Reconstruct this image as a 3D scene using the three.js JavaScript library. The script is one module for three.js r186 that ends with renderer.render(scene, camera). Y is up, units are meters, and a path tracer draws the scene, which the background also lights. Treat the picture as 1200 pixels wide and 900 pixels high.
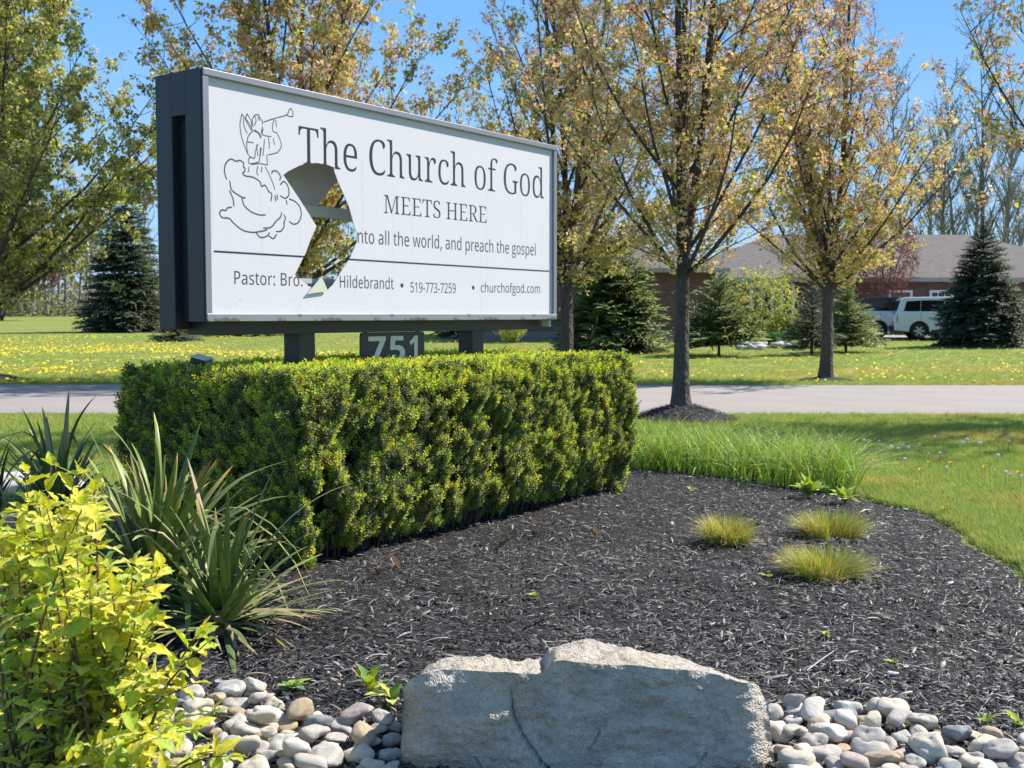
import * as THREE from 'three';
import { mergeGeometries, toCreasedNormals, mergeVertices } from 'three/addons/utils/BufferGeometryUtils.js';
import { RoundedBoxGeometry } from 'three/addons/geometries/RoundedBoxGeometry.js';
import { FontLoader } from 'three/addons/loaders/FontLoader.js';

// ------------------------------------------------------------------ camera, sky, sun, exposure
const scene = new THREE.Scene();
const EYE = 1.35, F = 1300, HORIZON = 369;          // focal length and horizon in photo pixels (1200 x 900)
const camera = new THREE.PerspectiveCamera(2 * Math.atan(450 / F) * 180 / Math.PI, 4 / 3, 0.1, 600);
camera.position.set(0, EYE, 0);
camera.rotation.x = -Math.atan((450 - HORIZON) / F);
camera.focus = 4.3; camera.userData.fStop = 9;
camera.updateMatrixWorld(true); camera.updateProjectionMatrix();
const SUN_BACK = 25 * Math.PI / 180, SUN_UP = 45 * Math.PI / 180;
const sunDir = new THREE.Vector3(Math.cos(SUN_BACK) * Math.cos(SUN_UP), Math.sin(SUN_UP), -Math.sin(SUN_BACK) * Math.cos(SUN_UP));
const sun = new THREE.DirectionalLight(new THREE.Color(1.0, 0.93, 0.82), 5.0);
sun.position.copy(sunDir).multiplyScalar(120); sun.target.position.set(0, 0, -20);
sun.position.add(sun.target.position);
sun.castShadow = true; sun.shadow.mapSize.set(4096, 4096);
Object.assign(sun.shadow.camera, { left: -60, right: 60, top: 60, bottom: -60, near: 1, far: 300 });
sun.shadow.radius = 1; sun.name = 'sun';
scene.add(sun, sun.target);
{ // clear spring sky: pale at the horizon, blue above
  const w = 256, h = 128, d = new Float32Array(w * h * 4);
  const mix = (a, b, t) => a.map((v, i) => v + (b[i] - v) * t);
  for (let j = 0; j < h; j++) for (let i = 0; i < w; i++) {
    const el = (j + 0.5) / h * Math.PI - Math.PI / 2;      // row 0 is the nadir
    let c;
    if (el < 0) c = [0.10, 0.12, 0.09];
    else {
      const t = Math.sin(el);
      c = mix([0.36, 0.51, 0.66], [0.14, 0.335, 0.65], Math.min(1, t / 0.25) ** 0.75);
      c = mix(c, [0.09, 0.165, 0.33], Math.max(0, Math.min(1, (t - 0.2) / 0.8)));
    }
    const k = (j * w + i) * 4; d[k] = c[0]; d[k + 1] = c[1]; d[k + 2] = c[2]; d[k + 3] = 1;
  }
  const sky = new THREE.DataTexture(d, w, h, THREE.RGBAFormat, THREE.FloatType);
  sky.mapping = THREE.EquirectangularReflectionMapping; sky.magFilter = sky.minFilter = THREE.LinearFilter; sky.needsUpdate = true;
  scene.background = sky; scene.environment = sky;
}
const renderer = new THREE.WebGLRenderer({ antialias: true });
renderer.toneMapping = THREE.LinearToneMapping;
renderer.toneMappingExposure = 1.66;
renderer.shadowMap.enabled = true;

// ------------------------------------------------------------------ helpers
let seed = 1;
function rng(s) { let a = s >>> 0; return () => { a = (a + 0x6D2B79F5) | 0; let t = Math.imul(a ^ (a >>> 15), 1 | a); t = (t + Math.imul(t ^ (t >>> 7), 61 | t)) ^ t; return ((t ^ (t >>> 14)) >>> 0) / 4294967296; }; }
const V = (x, y, z) => new THREE.Vector3(x, y, z);
const lerp = (a, b, t) => a + (b - a) * t, clamp = (x, a, b) => Math.max(a, Math.min(b, x));
const smooth = (a, b, x) => { const t = clamp((x - a) / (b - a), 0, 1); return t * t * (3 - 2 * t); };
function hash(x, y, z) { let h = Math.imul(x, 374761393) ^ Math.imul(y, 668265263) ^ Math.imul(z, 1274126177); h = Math.imul(h ^ (h >>> 13), 1103515245); return ((h ^ (h >>> 16)) >>> 0) / 4294967296; }
function vnoise(x, y, z) {
  const xi = Math.floor(x), yi = Math.floor(y), zi = Math.floor(z), xf = x - xi, yf = y - yi, zf = z - zi;
  const u = xf * xf * (3 - 2 * xf), v = yf * yf * (3 - 2 * yf), w = zf * zf * (3 - 2 * zf);
  const L = (a, b, t) => a + (b - a) * t;
  const q = (dz) => L(L(hash(xi, yi, zi + dz), hash(xi + 1, yi, zi + dz), u), L(hash(xi, yi + 1, zi + dz), hash(xi + 1, yi + 1, zi + dz), u), v);
  return L(q(0), q(1), w) * 2 - 1;
}
function fbm(x, y, z, o = 4) { let s = 0, a = 0.5; for (let i = 0; i < o; i++) { s += a * vnoise(x, y, z); x = x * 2.03 + 7.1; y = y * 2.03 + 3.7; z = z * 2.03 + 1.3; a *= 0.5; } return s; }
function tileNoise(x, y, p, s, o = 4) { // periodic value noise, x,y in 0..1
  let r = 0, a = 0.5;
  for (let i = 0; i < o; i++) {
    const X = x * p, Y = y * p, xi = Math.floor(X), yi = Math.floor(Y), xf = X - xi, yf = Y - yi, u = xf * xf * (3 - 2 * xf), v = yf * yf * (3 - 2 * yf);
    const H = (i2, j2) => hash(((i2 % p) + p) % p, ((j2 % p) + p) % p, s + i * 17);
    r += a * (lerp(lerp(H(xi, yi), H(xi + 1, yi), u), lerp(H(xi, yi + 1), H(xi + 1, yi + 1), u), v) * 2 - 1); p *= 2; a *= 0.5;
  }
  return r;
}
const toS = (c) => Math.round(255 * clamp(c <= 0.0031308 ? 12.92 * c : 1.055 * Math.pow(c, 1 / 2.4) - 0.055, 0, 1));
function texture(n, fn, { m = n, srgb = true, repeat = [1, 1] } = {}) { // fn(x, y) -> linear rgb or grey
  const d = new Uint8Array(n * m * 4);
  for (let j = 0; j < m; j++) for (let i = 0; i < n; i++) {
    const c = fn(i / n, j / m), k = (j * n + i) * 4;
    if (srgb) { d[k] = toS(c[0]); d[k + 1] = toS(c[1]); d[k + 2] = toS(c[2]); } else d[k] = d[k + 1] = d[k + 2] = Math.round(255 * clamp(c, 0, 1));
    d[k + 3] = 255;
  }
  const t = new THREE.DataTexture(d, n, m); t.wrapS = t.wrapT = THREE.RepeatWrapping; t.magFilter = THREE.LinearFilter; t.minFilter = THREE.LinearMipmapLinearFilter; t.generateMipmaps = true;
  if (srgb) t.colorSpace = THREE.SRGBColorSpace; t.repeat.set(...repeat); t.needsUpdate = true; return t;
}
const C = (r, g, b) => new THREE.Color().setRGB(r, g, b);
const mat = (c, o = {}) => new THREE.MeshStandardMaterial({ color: Array.isArray(c) ? C(...c) : c, roughness: 0.85, side: THREE.DoubleSide, ...o });
const leafMat = (c, tr = 0.35, rough = 0.6, o = {}) => new THREE.MeshPhysicalMaterial({ color: C(...c), roughness: 0.95, transmission: tr, thickness: 0, clearcoat: rough < 0.45 ? 0.35 : rough < 0.55 ? 0.15 : 0, clearcoatRoughness: 0.35, side: THREE.DoubleSide, ...o });

// a pixel of the photograph as a ray; its meeting with a depth, with the ground, with a plane
function ray(px, py) { const p = V(px / 600 - 1, 1 - py / 450, 0.5).unproject(camera).sub(camera.position); return p.multiplyScalar(1 / -p.z); }
const at = (px, py, depth) => ray(px, py).multiplyScalar(depth).add(camera.position);
const xAt = (px, depth) => at(px, HORIZON, depth).x;
const groundY = (Z) => Z < 24 ? 0 : (Z - 24) * 0.012 * smooth(24, 34, Z) ;
function onGround(px, py) { const r = ray(px, py); let Z = -EYE / r.y; for (let i = 0; i < 30; i++) { const y = groundY(Z); const Zn = (y - EYE) / r.y; Z = lerp(Z, clamp(Zn, 0.5, 400), 0.6); } const p = r.multiplyScalar(Z).add(camera.position); p.y = groundY(Z); return p; }

const used = {};
function numbered(n) { if (!(n in used)) { used[n] = 0; return n; } used[n]++; return `${n}_${String(used[n]).padStart(3, '0')}`; }
function tag(o, label, category, group) { if (label) o.userData.label = label; if (category) o.userData.category = category; if (group) o.userData.group = group; return o; }
function thing(name, label, category, p = [0, 0, 0], turn = 0, group) {
  const o = new THREE.Group(); o.name = numbered(name); if (p.isVector3) o.position.copy(p); else o.position.set(...p); o.rotation.y = turn; scene.add(o);
  return tag(o, label, category, group);
}
const shad = (m) => { m.castShadow = m.receiveShadow = true; return m; };
function part(name, geo, m, parent, label) { const o = shad(new THREE.Mesh(geo, m)); o.name = name; parent.add(o); if (label) o.userData.label = label; return o; }
function struct(name, geo, m, label) { const o = shad(new THREE.Mesh(geo, m)); o.name = numbered(name); o.userData.kind = 'structure'; if (label) o.userData.label = label; scene.add(o); return o; }
function copies(name, geo, m, list, parent, kind = 'stuff') { // list: {m: Matrix4, c: Color}
  const o = shad(new THREE.InstancedMesh(geo, m, list.length)); o.name = parent === scene ? numbered(name) : name;
  list.forEach((e, i) => { o.setMatrixAt(i, e.m); if (e.c) o.setColorAt(i, e.c); });
  if (kind) o.userData.kind = kind; parent.add(o); return o;
}
const _q = new THREE.Quaternion(), _e = new THREE.Euler();
const trs = (x, y, z, rx, ry, rz, sx, sy = sx, sz = sx) => new THREE.Matrix4().compose(V(x, y, z), _q.setFromEuler(_e.set(rx, ry, rz, 'YXZ')), V(sx, sy, sz));
function dirMat(p, dir, roll, s, sy = s) { // local +y along dir
  const q = new THREE.Quaternion().setFromUnitVectors(V(0, 1, 0), dir.clone().normalize()).multiply(new THREE.Quaternion().setFromAxisAngle(V(0, 1, 0), roll));
  return new THREE.Matrix4().compose(p, q, V(s, sy, s));
}
class GB { // collects triangles
  constructor() { this.p = []; this.i = []; this.c = []; this.u = []; }
  v(x, y, z, c, u) { this.p.push(x, y, z); if (c) this.c.push(...c); if (u) this.u.push(...u); return this.p.length / 3 - 1; }
  t(a, b, c) { this.i.push(a, b, c); } q(a, b, c, d) { this.i.push(a, b, c, a, c, d); }
  build() {
    const g = new THREE.BufferGeometry(); g.setAttribute('position', new THREE.Float32BufferAttribute(this.p, 3));
    if (this.c.length) g.setAttribute('color', new THREE.Float32BufferAttribute(this.c, 3));
    if (this.u.length) g.setAttribute('uv', new THREE.Float32BufferAttribute(this.u, 2));
    g.setIndex(this.i); g.computeVertexNormals(); return g;
  }
  tube(pts, radii, sides = 6) { // tapered tube with uv in metres
    let prev = null, run = 0; const ref = V(0.31, 0.2, 0.93);
    for (let k = 0; k < pts.length; k++) {
      const d = (k < pts.length - 1 ? pts[k + 1].clone().sub(pts[k]) : pts[k].clone().sub(pts[k - 1])).normalize();
      const a = ref.clone().addScaledVector(d, -ref.dot(d)).normalize(), b = d.clone().cross(a);
      if (k) run += pts[k].distanceTo(pts[k - 1]);
      const row = [];
      for (let s = 0; s <= sides; s++) { const t = s / sides * Math.PI * 2, r = radii[k], ca = Math.cos(t) * r, sa = Math.sin(t) * r; row.push(this.v(pts[k].x + a.x * ca + b.x * sa, pts[k].y + a.y * ca + b.y * sa, pts[k].z + a.z * ca + b.z * sa, null, [s / sides * 6.28 * radii[0], run])); }
      if (prev) for (let s = 0; s < sides; s++) this.q(prev[s], prev[s + 1], row[s + 1], row[s]);
      prev = row;
    }
    return this;
  }
}
function box(w, h, d, x = 0, y = 0, z = 0, r = 0) { const g = r ? new RoundedBoxGeometry(w, h, d, 2, r) : new THREE.BoxGeometry(w, h, d); g.translate(x, y, z); return g; }
function merge(list) { return mergeGeometries(list.map((g) => { const n = g.index ? g.toNonIndexed() : g; if (!n.attributes.uv) n.setAttribute('uv', new THREE.Float32BufferAttribute(new Float32Array(n.attributes.position.count * 2), 2)); return n; })); }

// ------------------------------------------------------------------ ground
const BED = [[1500, 880], [1330, 760], [1200, 668], [1130, 624], [1085, 602], [1020, 586], [900, 545], [760, 528], [520, 505], [300, 520], [130, 575], [0, 606], [-140, 650], [-330, 720], [-600, 1000], [-600, 1400], [1500, 1400]].map(([x, y]) => { const p = onGround(x, y); return [p.x, -p.z]; });
function inPoly(x, z, P) { let c = false; for (let i = 0, j = P.length - 1; i < P.length; j = i++) { const [xi, zi] = P[i], [xj, zj] = P[j]; if ((zi > z) !== (zj > z) && x < (xj - xi) * (z - zi) / (zj - zi) + xi) c = !c; } return c; }
function edgeDist(x, z, P) { let d = 1e9; for (let i = 0, j = P.length - 1; i < P.length; j = i++) { const [ax, az] = P[j], [bx, bz] = P[i]; const t = clamp(((x - ax) * (bx - ax) + (z - az) * (bz - az)) / ((bx - ax) ** 2 + (bz - az) ** 2), 0, 1); d = Math.min(d, Math.hypot(x - lerp(ax, bx, t), z - lerp(az, bz, t))); } return d; }
const bedWobble = (x, z) => 0.07 * fbm(x * 2.2, z * 2.2, 4.1, 3);
const bedIn = (x, z) => { const d = edgeDist(x, z, BED) * (inPoly(x, z, BED) ? 1 : -1); return d + bedWobble(x, z); };
const bedY = (x, z) => 0.012 + 0.05 * smooth(0, 1.2, bedIn(x, z)) + 0.02 * fbm(x * 1.3, z * 1.3, 2.2, 3) + 0.014 * fbm(x * 6, z * 6, 3.2, 2) - 0.045 * (1 - smooth(0, 0.12, bedIn(x, z)));

const lawnTex = texture(512, (x, y) => {
  const a = tileNoise(x, y, 8, 3, 5), b = tileNoise(x, y, 64, 9, 3), k = 1 + 0.5 * a + 0.9 * b;
  return [0.18 * k * (1 + 0.25 * a), 0.235 * k, 0.03 * k];
});
const lawnBump = texture(512, (x, y) => 0.5 + 0.5 * tileNoise(x, y, 64, 9, 3), { srgb: false });
{ // one sheet to the horizon, finer near the camera
  const g = new GB(), zs = [], xs = []; let z = -8; while (z < 420) { zs.push(z); z += z < 30 ? 0.8 : z < 120 ? 3 : 25; }
  for (let i = -70; i <= 70; i++) xs.push(Math.sign(i) * (Math.abs(i) * 0.5 + (Math.abs(i) / 70) ** 3 * 260));
  zs.forEach((zz) => xs.forEach((x) => {
    const n = fbm(x * 0.25, zz * 0.25, 1.7, 3), dry = smooth(0.0, 0.35, fbm(x * 0.5 + 9, zz * 0.9, 5.2, 3));
    const c = [1 + 0.25 * n + 0.35 * dry, 1 + 0.18 * n, 1 + 0.1 * n + 0.3 * dry];
    g.v(x, groundY(Math.max(0, zz)) , -zz, c, [x / 2.3, zz / 2.3]);
  }));
  for (let j = 0; j < zs.length - 1; j++) for (let i = 0; i < xs.length - 1; i++) { const a = j * xs.length + i; g.q(a, a + 1, a + xs.length + 1, a + xs.length); }
  struct('lawn', g.build(), mat([1, 1, 1], { map: lawnTex, bumpMap: lawnBump, bumpScale: 0.03, vertexColors: true, roughness: 1 }), 'wide mown lawn with dandelions on both sides of the road');
}
// road: pale concrete strip across the view
const roadNear = (x) => 15.05 - 0.010 * x, roadFar = (x) => 21.3 - 0.015 * x;
{
  const t = texture(512, (x, y) => { const k = 1 + 0.10 * tileNoise(x, y, 4, 21, 5) + 0.16 * tileNoise(x, y, 128, 23, 2); return [0.30 * k, 0.272 * k, 0.255 * k]; });
  const b = texture(512, (x, y) => 0.5 + 0.5 * tileNoise(x, y, 128, 23, 2), { srgb: false });
  const g = new GB(); const N = 160;
  for (let i = 0; i <= N; i++) { const x = lerp(-90, 90, i / N), w = 0.06 * fbm(x * 1.1, 3, 1, 3); for (let k = 0; k <= 8; k++) { const z = lerp(roadNear(x) + w, roadFar(x) - w, k / 8); g.v(x, 0.006 + 0.035 * Math.sin(k / 8 * Math.PI) ** 0.6, -z, null, [x / 1.7, z / 1.7]); } }
  for (let i = 0; i < N; i++) for (let k = 0; k < 8; k++) { const a = i * 9 + k; g.q(a, a + 9, a + 10, a + 1); }
  struct('road', g.build(), mat([1, 1, 1], { map: t, bumpMap: b, bumpScale: 0.004, roughness: 0.9 }), 'pale concrete road crossing behind the hedge');
}
// mulch
const mulchTex = texture(512, (x, y) => { const a = tileNoise(x, y, 6, 31, 4), b = tileNoise(x, y, 90, 33, 3), k = Math.max(0.15, 1 + 0.35 * a + 1.3 * b); return [0.017 * k, 0.0165 * k, 0.0172 * k]; });
const mulchBump = texture(512, (x, y) => 0.5 + 0.5 * tileNoise(x, y, 90, 33, 3), { srgb: false });
const mulchMat = mat([1, 1, 1], { map: mulchTex, bumpMap: mulchBump, bumpScale: 0.02, roughness: 0.9 });
{
  const g = new GB(), S = 0.09, x0 = -5.2, x1 = 5.2, z0 = 1.6, z1 = 13.4, nx = Math.round((x1 - x0) / S), nz = Math.round((z1 - z0) / S), id = {};
  for (let j = 0; j <= nz; j++) for (let i = 0; i <= nx; i++) { const x = x0 + i * S, z = z0 + j * S; id[j * (nx + 1) + i] = bedIn(x, z) > -0.12 ? g.v(x, bedY(x, z), -z, null, [x / 0.8, z / 0.8]) : -1; }
  for (let j = 0; j < nz; j++) for (let i = 0; i < nx; i++) { const a = id[j * (nx + 1) + i], b = id[j * (nx + 1) + i + 1], c = id[(j + 1) * (nx + 1) + i + 1], d = id[(j + 1) * (nx + 1) + i]; if (a >= 0 && b >= 0 && c >= 0 && d >= 0) g.q(a, b, c, d); }
  struct('mulch_bed', g.build(), mulchMat, 'planting bed of dark shredded bark mulch in front of the hedge');
}
function chipGeo(bend, w, l) { const g = new GB(); for (let k = 0; k <= 3; k++) { const t = k / 3 - 0.5, ww = w * (k === 0 ? 0.45 : k === 3 ? 0.25 : 1); g.v(t * l, bend * (0.25 - t * t) * 4, -ww / 2); g.v(t * l, bend * (0.25 - t * t) * 4 + 0.0015, 0); g.v(t * l, bend * (0.25 - t * t) * 4, ww / 2); } for (let k = 0; k < 3; k++) { const a = k * 3; g.q(a, a + 1, a + 4, a + 3); g.q(a + 1, a + 2, a + 5, a + 4); } return g.build(); }
{ // shreds of bark lying on the bed
  const R = rng(11), kinds = [chipGeo(0.003, 0.007, 0.045), chipGeo(0.006, 0.005, 0.06), chipGeo(0.001, 0.012, 0.03)], lists = [[], [], []];
  for (let k = 0; k < 300000 && lists[0].length + lists[1].length + lists[2].length < 95000; k++) {
    const z = 2.7 + 7.4 * Math.pow(R(), 1.7), x = lerp(-0.52, 0.52, R()) * (z + 0.4); if (bedIn(x, z) < 0.02) continue;
    const tone = clamp(R() + 0.45 * fbm(x * 2.5, z * 2.5, 6, 3), 0, 1), pale = R() < 0.085, v = pale ? 0.15 + 0.22 * R() : 0.012 + 0.13 * tone * tone * tone, warm = R() < 0.14;
    const s = 0.55 + 1.3 * R() * R() * R() + (R() < 0.025 ? 0.9 : 0);
    lists[Math.floor(R() * 3)].push({ m: trs(x, bedY(x, z) + 0.004 + 0.012 * R(), -z, (R() - 0.5) * 0.9, R() * 6.28, (R() - 0.5) * 0.7, s), c: C(v * (warm ? 1.3 : 1), v * 0.97, v * (warm ? 0.75 : 1.0)) });
  }
  { const X = xAt(802, 14.35), r = 0.95, h = 0.19; for (let k = 0; k < 1400; k++) { const a = R() * 6.28, q = Math.sqrt(R()) * r, v = R() < 0.1 ? 0.2 : 0.015 + 0.1 * R() ** 3, x = X + Math.cos(a) * q, z = -14.35 + Math.sin(a) * q; lists[k % 3].push({ m: trs(x, -0.015 + (h + 0.02) * (0.5 + 0.5 * Math.cos(Math.PI * q / r)) + 0.012 * R(), z, (R() - 0.5) * 0.9, R() * 6.28, (R() - 0.5) * 0.8, 0.8 + R()), c: C(v, v * 0.96, v * 0.95) }); } }
  const m = mat([1, 1, 1], { roughness: 0.5 });
  lists.forEach((l, i) => { const o = copies('bark_mulch', kinds[i], m, l, scene); o.userData.label = ['short dark slivers of shredded bark mulch on the bed', 'long curled shreds of bark mulch on the bed', 'small flat chips of bark mulch on the bed'][i]; o.userData.category = 'mulch'; });
}
function mound(px, py, r, h, depth) {
  const x = xAt(px, depth), g = new GB(), N = 28, K = 8, y0 = groundY(depth);
  for (let k = 0; k <= K; k++) for (let i = 0; i <= N; i++) { const t = i / N * 6.2832, rr = r * k / K * (1 + 0.08 * Math.sin(t * 3 + px)); g.v(x + Math.cos(t) * rr, y0 - 0.02 + (h + 0.02) * (0.5 + 0.5 * Math.cos(Math.PI * Math.min(1, k / K))) + 0.012 * fbm(x + Math.cos(t) * rr * 6, Math.sin(t) * rr * 6, 2), -depth + Math.sin(t) * rr, null, [Math.cos(t) * rr / 0.8, Math.sin(t) * rr / 0.8]); }
  for (let k = 0; k < K; k++) for (let i = 0; i < N; i++) { const a = k * (N + 1) + i; g.q(a, a + 1, a + N + 2, a + N + 1); }
  return g.build();
}
// ------------------------------------------------------------------ the sign
const SA = Math.atan2(0.81, 0.586), sd = V(Math.cos(SA), 0, -Math.sin(SA)), sn = V(Math.sin(SA), 0, Math.cos(SA));
const SO = at(243, 377, 5.73);                                     // near lower corner of the frame, the sign's origin
function onFace(px, py, back = 0) { const r = ray(px, py), o = SO.clone().addScaledVector(sn, -back), t = o.clone().sub(camera.position).dot(sn) / r.dot(sn); const p = r.multiplyScalar(t).add(camera.position).sub(o); return [p.dot(sd), p.y]; }
const SL = onFace(653, 300)[0], SH = onFace(240, 79)[1];
{
  const sign = thing('roadside_sign', 'large white church sign in a dark frame with a jagged hole, above the hedge', 'sign', SO, SA);
  const fw = 0.036, rec = 0.024;                                   // frame lip, depth of the face behind it
  const navy = mat([0.022, 0.025, 0.036], { roughness: 0.45 });
  const dirt = texture(512, (x, y) => { const a = tileNoise(x, y, 6, 61, 4), k = 1 + 0.1 * a - 0.55 * smooth(0.12, 0.4, tileNoise(x, y, 12, 67, 4)); return [0.27 * k, 0.275 * k, 0.31 * k]; });
  const lip = mat([1, 1, 1], { map: dirt, roughness: 0.42, metalness: 0.25 });
  const lipClean = mat([0.25, 0.258, 0.295], { roughness: 0.42, metalness: 0.25 });
  const M = (g, uvScale = 1.3) => { const p = g.attributes.position, u = g.attributes.uv; for (let i = 0; i < p.count; i++) u.setXY(i, (p.getX(i) + p.getZ(i)) * uvScale, p.getY(i) * uvScale); return g; };
  // face, printed, with the hole broken out of it
  const fx0 = fw, fx1 = SL - fw, fy0 = 0.042, fy1 = SH - fw;
  const W = 2048, H = Math.round(2048 * (fy1 - fy0) / (fx1 - fx0)), S = W / (fx1 - fx0);
  const cv = document.createElement('canvas'); cv.width = W; cv.height = H; const c = cv.getContext('2d');
  const P = (px, py) => { const [u, v] = onFace(px, py, rec); return [(u - fx0) * S, H - (v - fy0) * S]; };
  c.fillStyle = 'rgb(231,230,237)'; c.fillRect(0, 0, W, H);
  const R = rng(5);
  for (let k = 0; k < 60; k++) { c.fillStyle = `rgba(${R() < 0.5 ? '196,194,180' : '236,238,240'},${0.05 + 0.10 * R()})`; const x = R() * W, y = H * (0.2 + 0.5 * R()); c.fillRect(x, y, 3 + 12 * R(), H * (0.1 + 0.5 * R())); } // streaks of rain dirt
  for (let k = 0; k < 260; k++) { c.fillStyle = `rgba(150,150,140,${0.05 + 0.12 * R()})`; c.fillRect(R() * W, H * (0.93 + 0.07 * R()), 2 + 8 * R(), 2 + 5 * R()); }
  const ink = 'rgb(36,42,64)';
  function text(str, font, l, r, capTop, colour = ink, thin = 0) { // l, r: photo pixels of the two ends of the baseline, capTop: pixel of the first capital's top
    const a = P(...l), b = P(...r), t = P(...capTop);
    const cap = a[1] - t[1], len = b[0] - a[0]; c.save(); c.font = `100px ${font}`; const m = c.measureText(str), w = m.width;
    c.translate(a[0], a[1]); c.transform(1, (b[1] - a[1]) / len, 0, 1, 0, 0); c.scale(len / w, cap / 71.4); c.fillStyle = colour; c.fillText(str, 0, 0); if (thin) { c.strokeStyle = 'rgb(231,230,237)'; c.lineWidth = thin; c.strokeText(str, 0, 0); } c.restore();
  }
  text('The Church of God', 'serif', [349, 192], [638, 233], [351, 147], ink, 1.1);
  text('MEETS HERE', 'serif', [449, 249.5], [571, 261.5], [451, 228], ink, 1.1);
  text('nto all the world, and preach the gospel', 'sans-serif', [418, 284.5], [628.5, 299.5], [422, 268.5], 'rgb(66,70,82)');
  text('Pastor: Bro. M', 'sans-serif', [273, 333], [372, 336], [274, 317.5], 'rgb(56,60,72)');
  text('Hildebrandt', 'sans-serif', [397, 337], [461.5, 339], [398, 323], 'rgb(56,60,72)');
  text('519-773-7259', 'sans-serif', [480.5, 342.5], [534.5, 343.8], [481, 330.5], 'rgb(56,60,72)');
  text('churchofgod.com', 'sans-serif', [563, 342.6], [633.5, 343.6], [564, 331.5], 'rgb(56,60,72)');
  c.fillStyle = ink; for (const [x, y] of [[471, 334.5], [554.5, 337]]) { const p = P(x, y); c.beginPath(); c.arc(p[0], p[1], 9, 0, 7); c.fill(); }
  { const a = P(250.5, 294.6), b = P(643.5, 318); c.strokeStyle = ink; c.lineWidth = 6.5; c.beginPath(); c.moveTo(...a); c.lineTo(...b); c.stroke(); }
  // line drawing: a trumpeter with wings above clouds
  const strokes = [
    [[230, 72], [218, 140], [228, 210], [250, 280], [268, 320], [285, 345]], [[230, 72], [250, 100], [270, 140], [290, 175]], [[262, 70], [255, 100], [275, 130], [295, 170]], [[262, 70], [285, 110], [292, 150]], [[240, 100], [245, 150], [262, 190]],
    [[300, 150], [295, 110], [310, 80], [335, 78], [340, 95], [355, 115], [358, 135]], [[310, 85], [318, 110], [310, 140]], [[330, 90], [338, 110]],
    [[365, 122], [430, 100], [505, 78], [525, 45], [538, 38]], [[505, 78], [530, 88], [548, 85]], [[538, 38], [545, 60], [548, 85]],
    [[430, 105], [420, 150], [425, 180], [450, 195], [475, 265], [455, 305], [440, 315], [395, 325]], [[440, 110], [445, 150]], [[358, 150], [352, 190], [370, 205], [410, 212]], [[362, 165], [355, 190]],
    [[300, 175], [330, 190], [345, 220]], [[310, 170], [340, 195], [350, 215]], [[295, 180], [270, 210], [260, 260], [265, 310]], [[265, 245], [300, 250]], [[370, 230], [365, 290], [360, 330]], [[395, 220], [400, 260], [398, 285]], [[425, 225], [432, 260]], [[385, 325], [388, 385]],
    [[330, 260], [315, 300], [308, 345], [285, 340], [272, 355], [280, 380], [330, 370], [340, 350], [345, 280]], [[320, 265], [330, 330]], [[350, 285], [340, 350]],
    [[290, 385], [340, 380], [388, 388]], [[275, 400], [270, 430]], [[330, 395], [322, 430], [330, 450]], [[355, 400], [350, 430]], [[375, 400], [410, 470], [435, 540]],
    [[135, 475], [122, 430], [130, 380], [160, 352], [195, 365], [215, 360], [240, 375], [240, 400], [250, 410], [245, 430], [235, 440], [250, 455], [300, 465], [340, 490], [352, 520], [375, 515], [395, 550], [415, 570], [410, 610]],
    [[155, 490], [165, 540], [200, 570], [235, 590], [250, 592]], [[230, 595], [245, 640], [290, 680], [340, 698], [375, 698]], [[155, 550], [175, 600], [180, 640]],
    [[165, 650], [140, 655], [130, 670], [105, 668], [92, 690], [110, 715], [150, 720], [180, 750], [230, 790], [290, 806], [350, 800], [385, 790]], [[320, 810], [345, 838], [385, 830], [400, 810]], [[400, 830], [425, 845], [445, 820]], [[445, 800], [470, 800], [490, 775], [492, 750]], [[365, 780], [410, 775], [440, 740], [470, 710], [475, 685]], [[492, 700], [500, 720], [490, 750]],
    [[415, 440], [425, 425], [450, 430], [470, 460], [465, 480]], [[470, 510], [490, 490], [515, 520], [522, 570], [500, 595], [470, 580]], [[525, 600], [560, 615], [590, 650], [598, 700], [580, 745], [550, 755], [525, 740]], [[435, 580], [440, 610]], [[448, 575], [450, 600]], [[505, 610], [510, 630]],
  ];
  c.strokeStyle = 'rgb(62,66,78)'; c.lineCap = 'round'; c.lineJoin = 'round';
  strokes.forEach((s, k) => { const q = s.map(([x, y]) => P(240 + x / 5.294, 120 + y / 5.294)); c.lineWidth = k > 30 ? 5 : 3.6; c.beginPath(); new THREE.SplineCurve(q.map((p) => new THREE.Vector2(...p))).getPoints(q.length * 8).forEach((p, i) => i ? c.lineTo(p.x, p.y) : c.moveTo(p.x, p.y)); c.stroke(); });
  const print = new THREE.CanvasTexture(cv); print.colorSpace = THREE.SRGBColorSpace; print.anisotropy = 8;
  const shapeOf = (pts) => { const s = new THREE.Shape(); pts.forEach(([x, y], i) => i ? s.lineTo(x, y) : s.moveTo(x, y)); s.closePath(); return s; };
  const rect = (x0, y0, x1, y1) => [[x0, y0], [x1, y0], [x1, y1], [x0, y1]];
  const holePx = [[332, 205], [338, 200.5], [345, 197], [351, 194], [358, 192], [371, 190.8], [384, 193.2], [391.5, 196], [392, 201], [396, 212], [401, 223.5], [409, 242], [413, 256], [416.4, 269], [419, 272.6], [418.5, 279], [418, 284], [410.7, 301], [406, 309], [401, 316], [390, 334], [383, 341], [365, 337], [355, 330], [345.5, 322], [358, 297], [364, 281], [371, 265], [352, 235]];
  const face = shapeOf(rect(fx0, fy0, fx1, fy1)); const hp = new THREE.Path(); holePx.forEach(([x, y], i) => { const q = onFace(x, y, rec); i ? hp.lineTo(...q) : hp.moveTo(...q); }); hp.closePath(); face.holes.push(hp);
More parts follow.
